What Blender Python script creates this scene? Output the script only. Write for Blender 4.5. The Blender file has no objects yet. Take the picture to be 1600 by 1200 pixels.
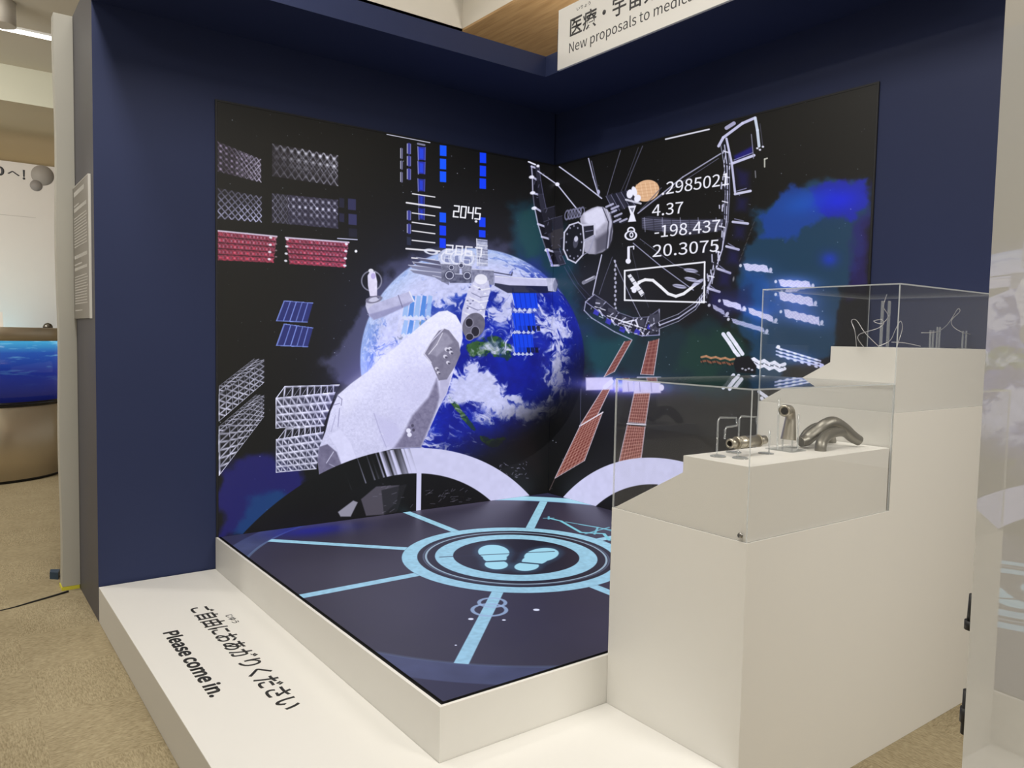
import bpy, bmesh, math, random
import numpy as np
from mathutils import Vector, Matrix

S = bpy.context.scene
COL = S.collection
R = math.radians

# ------------------------------------------------------------------ camera
# world frame: origin = inner bottom corner of the LED cube, x along the right
# wall, y along the left wall (towards the visitor is -y), metres.
CAM = Vector((4.6144, -3.81, 1.2087))
YAW, PITCH, ROLL, FPX = 0.9304, -0.0605, 0.0203, 1208.47
_f = Vector((-math.sin(YAW) * math.cos(PITCH), math.cos(YAW) * math.cos(PITCH), math.sin(PITCH)))
_r = Vector((math.cos(YAW), math.sin(YAW), 0))
_u = _r.cross(_f)
CR = math.cos(ROLL) * _r + math.sin(ROLL) * _u
CU = -math.sin(ROLL) * _r + math.cos(ROLL) * _u
cd = bpy.data.cameras.new('camera')
cd.sensor_width = 36.0
cd.lens = FPX / 1600 * 36.0
cd.clip_start = 0.05
cam = bpy.data.objects.new('camera', cd)
COL.objects.link(cam)
M = Matrix((CR, CU, -_f)).transposed().to_4x4()
M.translation = CAM
cam.matrix_world = M
S.camera = cam

# ------------------------------------------------------------------ exposure
S.view_settings.view_transform = 'Standard'
S.view_settings.look = 'None'
S.view_settings.gamma = 1.0
S.view_settings.use_curve_mapping = False
S.view_settings.exposure = 0.0
S.cycles.transparent_max_bounces = 48
S.cycles.max_bounces = 16

# ------------------------------------------------------------------ world, lamps and added fills
W = bpy.data.worlds.new('hall_ambient')
S.world = W
W.use_nodes = True
W.node_tree.nodes['Background'].inputs[0].default_value = (1.0, 0.95, 0.87, 1)
W.node_tree.nodes['Background'].inputs[1].default_value = 0.30

ZG, ZS = -0.381, -0.186          # hall floor, step top (LED floor is z = 0)
ZC = 4.0                         # hall ceiling


def area(name, loc, sx, sy, power, col, target=None, spread=180):
    l = bpy.data.lights.new(name, 'AREA')
    l.shape = 'RECTANGLE'
    l.size, l.size_y = sx, sy
    l.energy = power
    l.color = col
    l.spread = R(spread)
    o = bpy.data.objects.new(name, l)
    COL.objects.link(o)
    o.location = loc
    if target is not None:
        o.rotation_euler = (Vector(target) - Vector(loc)).to_track_quat('-Z', 'Y').to_euler()
    return o


WARM = (1.0, 0.955, 0.88)
area('track_light', (0.98, -3.40, 3.93), 0.22, 0.22, 26, WARM)
area('unseen_ceiling_light', (2.7, -3.1, 4.27), 2.0, 1.2, 95, WARM)
area('unseen_ceiling_light', (6.6, -0.9, 3.9), 1.2, 1.2, 34, WARM, (3.1, -1.0, 0.4), 75)  # added fill outside the coffer, aimed to brighten the plinth front
area('unseen_ceiling_light', (5.0, -5.4, 4.27), 1.6, 1.6, 80, WARM)  # unseen front fill added from the visitor side
area('hall_light', (-2.6, -6.0, 3.85), 2.5, 1.5, 230, WARM, (-5.4, -3.6, 1.2))
area('hall_light', (-8.0, -3.0, 3.55), 0.8, 4.0, 60, WARM)
area('added_kiosk_uplight', (-5.45, -3.5, 1.3), 0.8, 0.8, 4, WARM, (-5.2, -3.5, 6))  # no lamp stands here; added to brighten the bulkhead underside
area('added_ceiling_uplight', (1.3, 0.42, 3.10), 2.4, 0.3, 52, WARM, (1.3, 0.6, 6))  # added uplight, hidden on the wall top, brightens the wood ceiling
area('added_ceiling_uplight', (-0.42, -1.6, 3.10), 0.3, 2.2, 16, WARM, (-0.42, -1.6, 6))  # added uplight, hidden on the wall top, brightens the coffer side

# ------------------------------------------------------------------ materials
_mats = {}


def srgb(*c):
    return tuple(((v / 255) / 12.92 if v / 255 <= 0.04045 else ((v / 255 + 0.055) / 1.055) ** 2.4) for v in c)


def pbr(name, rgb, rough=0.5, metal=0.0, spec=0.5, bump=0.0, bscale=200.0, vary=0.03, coat=0.0, coat_rough=0.03, coat_ior=1.5):
    """principled material with a faint procedural tone variation and optional bump"""
    if name in _mats:
        return _mats[name]
    m = bpy.data.materials.new(name)
    m.use_nodes = True
    n, l = m.node_tree.nodes, m.node_tree.links
    b = n['Principled BSDF']
    b.inputs['Roughness'].default_value = rough
    b.inputs['Metallic'].default_value = metal
    b.inputs['Specular IOR Level'].default_value = spec
    b.inputs['Coat Weight'].default_value = coat
    b.inputs['Coat Roughness'].default_value = coat_rough
    b.inputs['Coat IOR'].default_value = coat_ior
    tc = n.new('ShaderNodeTexCoord')
    no = n.new('ShaderNodeTexNoise')
    no.inputs['Scale'].default_value = 3.0
    no.inputs['Detail'].default_value = 4.0
    l.new(tc.outputs['Object'], no.inputs['Vector'])
    mx = n.new('ShaderNodeMix')
    mx.data_type = 'RGBA'
    lo = tuple(v * (1 - vary) for v in rgb)
    hi = tuple(min(1, v * (1 + vary)) for v in rgb)
    mx.inputs[6].default_value = (*lo, 1)
    mx.inputs[7].default_value = (*hi, 1)
    l.new(no.outputs['Fac'], mx.inputs[0])
    l.new(mx.outputs[2], b.inputs['Base Color'])
    if bump:
        n2 = n.new('ShaderNodeTexNoise')
        n2.inputs['Scale'].default_value = bscale
        l.new(tc.outputs['Object'], n2.inputs['Vector'])
        bp = n.new('ShaderNodeBump')
        bp.inputs['Strength'].default_value = bump
        bp.inputs['Distance'].default_value = 0.002
        l.new(n2.outputs['Fac'], bp.inputs['Height'])
        l.new(bp.outputs['Normal'], b.inputs['Normal'])
    _mats[name] = m
    return m


def emit(name, rgb, strength):
    if name in _mats:
        return _mats[name]
    m = bpy.data.materials.new(name)
    m.use_nodes = True
    b = m.node_tree.nodes['Principled BSDF']
    b.inputs['Base Color'].default_value = (0.8, 0.8, 0.8, 1)
    b.inputs['Emission Color'].default_value = (*rgb, 1)
    b.inputs['Emission Strength'].default_value = strength
    _mats[name] = m
    return m


def clear(name, tint=(0.998, 0.999, 0.999), f0=0.04, edge=False):
    """clear acrylic: see-through with a Schlick mirror reflection"""
    if name in _mats:
        return _mats[name]
    m = bpy.data.materials.new(name)
    m.use_nodes = True
    n, l = m.node_tree.nodes, m.node_tree.links
    n.remove(n['Principled BSDF'])
    out = n['Material Output']
    tr = n.new('ShaderNodeBsdfTransparent')
    tr.inputs[0].default_value = (*tint, 1)
    gl = n.new('ShaderNodeBsdfGlossy')
    gl.inputs['Roughness'].default_value = 0.0
    lw = n.new('ShaderNodeLayerWeight')
    lw.inputs['Blend'].default_value = 0.5
    pw = n.new('ShaderNodeMath'); pw.operation = 'POWER'; pw.inputs[1].default_value = 5.0
    l.new(lw.outputs['Facing'], pw.inputs[0])
    ma = n.new('ShaderNodeMath'); ma.operation = 'MULTIPLY_ADD'
    ma.inputs[1].default_value = 1 - f0; ma.inputs[2].default_value = f0
    l.new(pw.outputs[0], ma.inputs[0])
    mx = n.new('ShaderNodeMixShader')
    l.new(ma.outputs[0], mx.inputs[0])
    l.new(tr.outputs[0], mx.inputs[1])
    l.new(gl.outputs[0], mx.inputs[2])
    last = mx
    if edge:
        df = n.new('ShaderNodeBsdfDiffuse')
        df.inputs[0].default_value = (0.72, 0.76, 0.78, 1)
        m2 = n.new('ShaderNodeMixShader')
        m2.inputs[0].default_value = edge
        l.new(mx.outputs[0], m2.inputs[1])
        l.new(df.outputs[0], m2.inputs[2])
        last = m2
    l.new(last.outputs[0], out.inputs['Surface'])
    _mats[name] = m
    return m


NAVY = pbr('navy_paint', (0.027, 0.037, 0.098), 0.5, spec=0.22, vary=0.04)
WHITE = pbr('white_melamine', (0.80, 0.785, 0.74), 0.45, spec=0.4, vary=0.012)
STEPW = pbr('white_step_laminate', (0.775, 0.765, 0.735), 0.5, spec=0.35, vary=0.012)
BLACK = pbr('black_trim', (0.012, 0.012, 0.013), 0.5)
INK = pbr('black_vinyl', (0.012, 0.012, 0.012), 0.6)
GREYINK = pbr('dark_grey_vinyl', (0.06, 0.06, 0.065), 0.6)
PLASTER = pbr('ceiling_plaster', (0.66, 0.62, 0.53), 0.8, vary=0.02)
COFFER = pbr('coffer_white', (0.80, 0.76, 0.68), 0.8, vary=0.01)
BEIGE = pbr('beige_wallpaper', (0.55, 0.47, 0.33), 0.8, vary=0.02)
SIGNW = pbr('white_sign_board', (0.90, 0.89, 0.86), 0.5, vary=0.01)
STEEL = pbr('brushed_steel', (0.76, 0.67, 0.53), 0.38, 0.85, vary=0.06)
NICKEL = pbr('cast_nickel', (0.27, 0.258, 0.225), 0.48, 1.0, bump=0.10, bscale=350, vary=0.10)
NICKEL2 = pbr('polished_nickel', (0.50, 0.465, 0.39), 0.40, 1.0, vary=0.08)
WIRE = pbr('fine_wire', (0.62, 0.62, 0.64), 0.35, 0.6)
CLEAR = clear('acrylic_face', f0=0.022)
EDGE = clear('acrylic_edge', f0=0.10, edge=0.55)
ROD = clear('acrylic_rod', tint=(0.96, 0.97, 0.97), f0=0.10, edge=0.16)


def brushed(m):
    n, l = m.node_tree.nodes, m.node_tree.links
    b = n['Principled BSDF']
    b.inputs['Anisotropic'].default_value = 0.9
    b.inputs['Anisotropic Rotation'].default_value = 0.25
    tg = n.new('ShaderNodeTangent'); tg.direction_type = 'RADIAL'; tg.axis = 'Z'
    l.new(tg.outputs[0], b.inputs['Tangent'])


brushed(STEEL)


def wood_mat():
    m = bpy.data.materials.new('wood_ceiling_boards')
    m.use_nodes = True
    n, l = m.node_tree.nodes, m.node_tree.links
    b = n['Principled BSDF']
    b.inputs['Roughness'].default_value = 0.6
    tc = n.new('ShaderNodeTexCoord')
    mp = n.new('ShaderNodeMapping')
    mp.inputs['Scale'].default_value = (1.2, 14, 1)
    no = n.new('ShaderNodeTexNoise')
    no.inputs['Scale'].default_value = 2.0
    no.inputs['Detail'].default_value = 6
    no.inputs['Distortion'].default_value = 0.6
    cr = n.new('ShaderNodeValToRGB')
    cr.color_ramp.elements[0].position = 0.3
    cr.color_ramp.elements[0].color = (0.40, 0.235, 0.095, 1)
    cr.color_ramp.elements[1].position = 0.7
    cr.color_ramp.elements[1].color = (0.56, 0.355, 0.165, 1)
    l.new(tc.outputs['Object'], mp.inputs[0]); l.new(mp.outputs[0], no.inputs['Vector'])
    l.new(no.outputs['Fac'], cr.inputs[0]); l.new(cr.outputs[0], b.inputs['Base Color'])
    return m


def carpet_mat():
    m = bpy.data.materials.new('beige_loop_carpet')
    m.use_nodes = True
    n, l = m.node_tree.nodes, m.node_tree.links
    b = n['Principled BSDF']
    b.inputs['Roughness'].default_value = 0.95
    b.inputs['Specular IOR Level'].default_value = 0.1
    tc = n.new('ShaderNodeTexCoord')
    # half-metre tiles laid with alternating pile
    ck = n.new('ShaderNodeTexChecker'); ck.inputs['Scale'].default_value = 2.0
    l.new(tc.outputs['Object'], ck.inputs['Vector'])
    m1 = n.new('ShaderNodeMapping'); m1.inputs['Scale'].default_value = (210, 45, 1)
    m2 = n.new('ShaderNodeMapping'); m2.inputs['Scale'].default_value = (45, 210, 1)
    n1 = n.new('ShaderNodeTexNoise'); n2 = n.new('ShaderNodeTexNoise')
    for a, c in ((m1, n1), (m2, n2)):
        c.inputs['Scale'].default_value = 1.0
        c.inputs['Detail'].default_value = 3
        l.new(tc.outputs['Object'], a.inputs[0]); l.new(a.outputs[0], c.inputs['Vector'])
    sel = n.new('ShaderNodeMix'); sel.data_type = 'FLOAT'
    l.new(ck.outputs['Fac'], sel.inputs[0]); l.new(n1.outputs['Fac'], sel.inputs[2]); l.new(n2.outputs['Fac'], sel.inputs[3])
    big = n.new('ShaderNodeTexNoise'); big.inputs['Scale'].default_value = 2.5; big.inputs['Detail'].default_value = 5
    l.new(tc.outputs['Object'], big.inputs['Vector'])
    ad = n.new('ShaderNodeMath'); ad.operation = 'MULTIPLY_ADD'; ad.inputs[1].default_value = 0.35
    l.new(big.outputs['Fac'], ad.inputs[0]); l.new(sel.outputs[0], ad.inputs[2])
    cr = n.new('ShaderNodeValToRGB')
    cr.color_ramp.elements[0].position = 0.42
    cr.color_ramp.elements[0].color = (0.235, 0.19, 0.112, 1)
    cr.color_ramp.elements[1].position = 0.92
    cr.color_ramp.elements[1].color = (0.46, 0.39, 0.255, 1)
    l.new(ad.outputs[0], cr.inputs[0]); l.new(cr.outputs[0], b.inputs['Base Color'])
    bp = n.new('ShaderNodeBump'); bp.inputs['Strength'].default_value = 0.4; bp.inputs['Distance'].default_value = 0.004
    l.new(sel.outputs[0], bp.inputs['Height']); l.new(bp.outputs['Normal'], b.inputs['Normal'])
    return m


# ------------------------------------------------------------------ mesh helpers
def box(bm, x0, x1, y0, y1, z0, z1, mi=0):
    v = [bm.verts.new(p) for p in ((x0, y0, z0), (x1, y0, z0), (x1, y1, z0), (x0, y1, z0),
                                   (x0, y0, z1), (x1, y0, z1), (x1, y1, z1), (x0, y1, z1))]
    fs = []
    for q in ((3, 2, 1, 0), (4, 5, 6, 7), (0, 1, 5, 4), (1, 2, 6, 5), (2, 3, 7, 6), (3, 0, 4, 7)):
        f = bm.faces.new([v[i] for i in q]); f.material_index = mi; fs.append(f)
    return fs                      # bottom, top, -y, +x, +y, -x


def prism(bm, pts, axis, a, b, mi=0):
    """extrude a polygon (2-D points in the two other axes) between a and b along axis"""
    def mk(p, t):
        c = list(p); c.insert(axis, t); return bm.verts.new(c)
    A = [mk(p, a) for p in pts]; B = [mk(p, b) for p in pts]
    n = len(pts)
    fs = [bm.faces.new(A[::-1]), bm.faces.new(B)]
    for i in range(n):
        fs.append(bm.faces.new((A[i], A[(i + 1) % n], B[(i + 1) % n], B[i])))
    for f in fs:
        f.material_index = mi
    return fs


def smooth_pts(pts, k=6):
    P = [Vector(p) for p in pts]
    out = []
    for i in range(len(P) - 1):
        p0, p1, p2, p3 = P[max(i - 1, 0)], P[i], P[i + 1], P[min(i + 2, len(P) - 1)]
        for j in range(k):
            t = j / k
            out.append(0.5 * ((2 * p1) + (-p0 + p2) * t + (2 * p0 - 5 * p1 + 4 * p2 - p3) * t * t + (-p0 + 3 * p1 - 3 * p2 + p3) * t ** 3))
    out.append(P[-1])
    return out


def tube(bm, pts, rad, seg=12, hollow=0.0, mi=0, bore_mi=None):
    """round tube along pts; rad number or list; hollow>0 leaves recessed bores at the ends"""
    P = [Vector(p) for p in pts]
    n = len(P)
    rr = [rad] * n if not hasattr(rad, '__len__') else [rad[min(len(rad) - 1, int(i / (n - 1) * (len(rad) - 1)))] + (
        (rad[min(len(rad) - 1, int(i / (n - 1) * (len(rad) - 1)) + 1)] - rad[min(len(rad) - 1, int(i / (n - 1) * (len(rad) - 1)))])
        * ((i / (n - 1) * (len(rad) - 1)) % 1.0)) for i in range(n)]
    T = [(P[min(i + 1, n - 1)] - P[max(i - 1, 0)]).normalized() for i in range(n)]
    ref = Vector((0, 0, 1)) if abs(T[0].z) < 0.9 else Vector((1, 0, 0))
    N = (ref - T[0] * ref.dot(T[0])).normalized()
    rings = []
    for i in range(n):
        N = (N - T[i] * N.dot(T[i])).normalized()
        Bn = T[i].cross(N)
        rings.append([bm.verts.new(P[i] + (N * math.cos(2 * math.pi * k / seg) + Bn * math.sin(2 * math.pi * k / seg)) * rr[i]) for k in range(seg)])
    def skin(a, b, m_):
        for k in range(seg):
            f = bm.faces.new((a[k], a[(k + 1) % seg], b[(k + 1) % seg], b[k])); f.smooth = True; f.material_index = m_
    for i in range(n - 1):
        skin(rings[i], rings[i + 1], mi)
    for ring, t, r_, flip in ((rings[0], T[0], rr[0], True), (rings[-1], -T[-1], rr[-1], False)):
        c = sum((v.co for v in ring), Vector()) / seg
        if hollow:
            inn = [bm.verts.new(c + (v.co - c) * hollow) for v in ring]
            deep = [bm.verts.new(v.co + t * r_ * 0.7) for v in inn]
            bmi = mi if bore_mi is None else bore_mi
            pairs = ((inn, ring, mi), (deep, inn, bmi)) if flip else ((ring, inn, mi), (inn, deep, bmi))
            for a, b, m_ in pairs:
                skin(a, b, m_)
            f = bm.faces.new(deep if not flip else deep[::-1]); f.material_index = bmi
        else:
            f = bm.faces.new(ring[::-1] if flip else ring); f.material_index = mi


def lathe(bm, prof, c=(0, 0, 0), seg=32, axis='z', mi=0, a0=0.0, a1=2 * math.pi):
    full = abs(a1 - a0 - 2 * math.pi) < 1e-6
    k = seg if full else seg + 1
    rings = []
    for r_, h in prof:
        ring = []
        for i in range(k):
            a = a0 + (a1 - a0) * i / seg
            p = (r_ * math.cos(a), r_ * math.sin(a), h)
            if axis == 'y':
                p = (p[0], h, p[1])
            elif axis == 'x':
                p = (h, p[0], p[1])
            ring.append(bm.verts.new((p[0] + c[0], p[1] + c[1], p[2] + c[2])))
        rings.append(ring)
    for a, b in zip(rings, rings[1:]):
        for i in range(seg):
            j = (i + 1) % k
            f = bm.faces.new((a[i], a[j], b[j], b[i])); f.smooth = True; f.material_index = mi
    if full:
        for ring, fl in ((rings[0], True), (rings[-1], False)):
            if (ring[0].co - ring[seg // 2].co).length > 1e-5:
                f = bm.faces.new(ring[::-1] if fl else ring); f.material_index = mi


def obj(name, bm, mats, parent=None, label=None, cat=None, group=None, kind=None, bevel=0.0):
    bmesh.ops.recalc_face_normals(bm, faces=bm.faces)
    me = bpy.data.meshes.new(name)
    bm.to_mesh(me); bm.free()
    for m in (mats if isinstance(mats, (list, tuple)) else [mats]):
        me.materials.append(m)
    o = bpy.data.objects.new(name, me)
    COL.objects.link(o)
    if parent is not None:
        o.parent = parent
        o.matrix_parent_inverse = parent.matrix_world.inverted()
    if bevel:
        b = o.modifiers.new('bevel', 'BEVEL')
        b.width = bevel; b.segments = 2; b.limit_method = 'ANGLE'; b.angle_limit = R(40)
    return tag(o, label, cat, group, kind)


def tag(o, label=None, cat=None, group=None, kind=None):
    for k, v in (('label', label), ('category', cat), ('group', group), ('kind', kind)):
        if v:
            o[k] = v
    return o


def thing(name, label, cat, loc=(0, 0, 0), group=None):
    o = bpy.data.objects.new(name, None)
    COL.objects.link(o)
    o.empty_display_size = 0.05
    o.location = loc
    o.matrix_world = Matrix.Translation(loc)
    return tag(o, label, cat, group)


def bmn():
    return bmesh.new()


def _face():
    # the CJK typeface that ships inside Blender; its own default face otherwise
    import os
    try:
        return bpy.data.fonts.load(os.path.join(bpy.utils.system_resource('DATAFILES'), 'fonts', 'Noto Sans CJK Regular.woff2'))
    except Exception:
        return None


FACE = _face()


def text_mesh(body, size=1.0, depth=0.0, spacing=1.0, offset=0.0):
    """glyph outlines of a word as a mesh, lying in its local xy plane"""
    c = bpy.data.curves.new('glyphs', 'FONT')
    c.body = body; c.size = size; c.extrude = depth; c.resolution_u = 4
    c.space_character = spacing; c.offset = offset
    if FACE is not None:
        c.font = FACE
    o = bpy.data.objects.new('glyphs', c)
    COL.objects.link(o)
    dg = bpy.context.evaluated_depsgraph_get()
    dg.update()
    me = bpy.data.meshes.new_from_object(o.evaluated_get(dg))
    bpy.data.objects.remove(o); bpy.data.curves.remove(c)
    return me


def lettering(name, body, parent, mat, org, xdir, ydir, width, height=None, depth=0.0008, spacing=1.0, label=None, bold=0.0):
    """text fitted to width (and height) with its lower left corner at org"""
    me = text_mesh(body, 1.0, 0.0, spacing, bold)
    co = [v.co.copy() for v in me.vertices]
    x0, x1 = min(c.x for c in co), max(c.x for c in co)
    y0, y1 = min(c.y for c in co), max(c.y for c in co)
    sx = width / (x1 - x0)
    sy = sx if height is None else height / (y1 - y0)
    xd, yd, og = Vector(xdir), Vector(ydir), Vector(org)
    nd = xd.cross(yd)
    # one part per printed word: faces are grouped by the gaps between them
    iv = sorted((min(co[i].x for i in p.vertices), max(co[i].x for i in p.vertices)) for p in me.polygons)
    cuts, end = [], iv[0][1]
    for lo, hi in iv:
        if lo - end > 0.17 and body.isascii() and ' ' in body:
            cuts.append((lo + end) / 2)
        end = max(end, hi)
    cuts = [-1e9] + cuts + [1e9]
    for c0, c1 in zip(cuts, cuts[1:]):
        bm = bmn(); bm.from_mesh(me)
        bmesh.ops.delete(bm, geom=[f for f in bm.faces if not c0 < f.calc_center_median().x < c1], context='FACES')
        for v in bm.verts:
            v.co = og + xd * ((v.co.x - x0) * sx) + yd * ((v.co.y - y0) * sy)
        r_ = bmesh.ops.extrude_face_region(bm, geom=bm.faces[:])
        bmesh.ops.translate(bm, verts=[g for g in r_['geom'] if isinstance(g, bmesh.types.BMVert)], vec=nd * depth)
        obj(name, bm, mat, parent, label)
    bpy.data.meshes.remove(me)


# ------------------------------------------------------------------ pictures shown on the LED screens
# each wall picture is computed as an array of LED pixels; (PU, PV) are the camera-image
# pixels where each LED pixel falls; shapes are entered as traced image positions.
SW = 2.512
NP = 1150
_g = (np.arange(NP, dtype=np.float32) + 0.5) / NP
_ga, _gb = np.meshgrid(_g, _g)


def image_px(X, Y, Z):  # projects points through the camera to image pixel positions
    dx, dy, dz = X - CAM.x, Y - CAM.y, Z - CAM.z
    dep = dx * _f.x + dy * _f.y + dz * _f.z
    a = dx * CR.x + dy * CR.y + dz * CR.z
    b = dx * CU.x + dy * CU.y + dz * CU.z
    return 800 + FPX * a / dep, 600 - FPX * b / dep


_lu, _lv = image_px(0 * _ga, -2.5 + 2.5 * _ga, SW * _gb)
_ru, _rv = image_px(SW * _ga, 0 * _ga, SW * _gb)
PU = np.concatenate([_lu.ravel(), _ru.ravel()]).astype(np.float32)
PV = np.concatenate([_lv.ravel(), _rv.ravel()]).astype(np.float32)
PIC = np.zeros((PU.size, 3), np.float32)
PIC[:] = (0.035, 0.035, 0.035)
_rng = np.random.RandomState(11)
_H = _rng.rand(256, 256).astype(np.float32)


def vnoise(x, y, s=0):
    xi, yi = np.floor(x).astype(np.int64), np.floor(y).astype(np.int64)
    fx, fy = x - xi, y - yi
    fx = fx * fx * (3 - 2 * fx); fy = fy * fy * (3 - 2 * fy)
    h = lambda a, b: _H[(a + s * 37) & 255, (b + s * 91) & 255]
    return (h(xi, yi) * (1 - fx) + h(xi + 1, yi) * fx) * (1 - fy) + (h(xi, yi + 1) * (1 - fx) + h(xi + 1, yi + 1) * fx) * fy


def fbm(x, y, octv=5, s=0):
    t, a, n = 0, 0.5, 0
    for i in range(octv):
        t = t + a * vnoise(x * 2 ** i + 7.3 * i, y * 2 ** i + 3.1 * i, s + i); n += a; a *= 0.55
    return t / n


def sel(x0, y0, x1, y1):
    return np.flatnonzero((PU > x0) & (PU < x1) & (PV > y0) & (PV < y1))


def put(i, a, col, add=False):
    c = np.asarray(col, np.float32)
    if c.max() > 1.5:
        c = c / 255
    a = a[:, None]
    PIC[i] = PIC[i] + a * c if add else PIC[i] * (1 - a) + a * c


def sstep(a, b, x):
    t = np.clip((x - a) / (b - a), 0, 1)
    return t * t * (3 - 2 * t)


def sd_poly(x, y, pts):
    d = np.full(x.shape, 1e9, np.float32)
    s = np.ones(x.shape, np.float32)
    n = len(pts)
    for i in range(n):
        ax, ay = pts[i]; bx, by = pts[i - 1]
        ex, ey = bx - ax, by - ay
        wx, wy = x - ax, y - ay
        t = np.clip((wx * ex + wy * ey) / (ex * ex + ey * ey + 1e-9), 0, 1)
        d = np.minimum(d, (wx - ex * t) ** 2 + (wy - ey * t) ** 2)
        c1, c2, c3 = y >= ay, y < by, ex * wy > ey * wx
        s = np.where((c1 & c2 & c3) | (~c1 & ~c2 & ~c3), -s, s)
    return s * np.sqrt(d)


def poly(pts, col, soft=0.7, alpha=1.0, add=False):
    xs, ys = [p[0] for p in pts], [p[1] for p in pts]
    i = sel(min(xs) - soft, min(ys) - soft, max(xs) + soft, max(ys) + soft)
    if not len(i):
        return
    x, y = PU[i], PV[i]
    a = sstep(soft, -soft, sd_poly(x, y, pts)) * alpha
    put(i, a, col(x, y) if callable(col) else col, add)


def seg(p, q, w, col, alpha=1.0, soft=0.6, add=False):
    r = w / 2 + soft
    i = sel(min(p[0], q[0]) - r, min(p[1], q[1]) - r, max(p[0], q[0]) + r, max(p[1], q[1]) + r)
    x, y = PU[i] - p[0], PV[i] - p[1]
    ex, ey = q[0] - p[0], q[1] - p[1]
    t = np.clip((x * ex + y * ey) / (ex * ex + ey * ey + 1e-9), 0, 1)
    d = np.hypot(x - ex * t, y - ey * t) - w / 2
    put(i, sstep(soft, -soft, d) * alpha, col, add)


def path(pts, w, col, alpha=1.0, soft=0.6):
    for p, q in zip(pts, pts[1:]):
        seg(p, q, w, col, alpha, soft)


def ell(cx, cy, rx, ry, col, ang=0.0, alpha=1.0, soft=0.7, ring=0.0, add=False):
    m = max(rx, ry) + ring + 2 * soft
    i = sel(cx - m, cy - m, cx + m, cy + m)
    if not len(i):
        return
    x, y = PU[i] - cx, PV[i] - cy
    c, s = math.cos(R(ang)), math.sin(R(ang))
    a, b = (x * c + y * s) / rx, (-x * s + y * c) / ry
    d = (np.hypot(a, b) - 1) * min(rx, ry)
    if ring:
        d = np.abs(d) - ring / 2
    put(i, sstep(soft, -soft, d) * alpha, col(PU[i], PV[i]) if callable(col) else col, add)


def glow(cx, cy, rx, ry, col, alpha, ang=0.0, add=True, rag=0.0, s=0):
    m = max(rx, ry) * 2.6
    i = sel(cx - m, cy - m, cx + m, cy + m)
    if not len(i):
        return
    x, y = PU[i] - cx, PV[i] - cy
    c, sn = math.cos(R(ang)), math.sin(R(ang))
    g = np.exp(-(((x * c + y * sn) / rx) ** 2 + ((-x * sn + y * c) / ry) ** 2))
    if rag:
        g = g * np.clip(1 + rag * (fbm(PU[i] / 26, PV[i] / 26, 5, s) - 0.5) * 4, 0, 1.6)
    put(i, np.clip(g * alpha, 0, 1), col, add)


def cloudpoly(pts, col, alpha=0.8, soft=10, warp=22, scale=28, s=0):
    """ragged painterly nebula patch"""
    xs, ys = [p[0] for p in pts], [p[1] for p in pts]
    m = soft + warp
    i = sel(min(xs) - m, min(ys) - m, max(xs) + m, max(ys) + m)
    if not len(i):
        return
    x, y = PU[i], PV[i]
    d = sd_poly(x + (fbm(x / scale, y / scale, 4, s) - 0.5) * warp * 2, y + (fbm(x / scale + 9, y / scale, 4, s + 3) - 0.5) * warp * 2, pts)
    put(i, sstep(soft, -soft, d) * alpha, col)


def quad_uv(x, y, q):
    """inverse bilinear by homography of a four point quad (tl, tr, br, bl)"""
    A, b = [], []
    for (u, v), (X, Y) in zip(((0, 0), (1, 0), (1, 1), (0, 1)), q):
        A.append([X, Y, 1, 0, 0, 0, -u * X, -u * Y]); b.append(u)
        A.append([0, 0, 0, X, Y, 1, -v * X, -v * Y]); b.append(v)
    h = np.linalg.solve(np.array(A, float), np.array(b, float))
    w = h[6] * x + h[7] * y + 1
    return (h[0] * x + h[1] * y + h[2]) / w, (h[3] * x + h[4] * y + h[5]) / w


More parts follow.
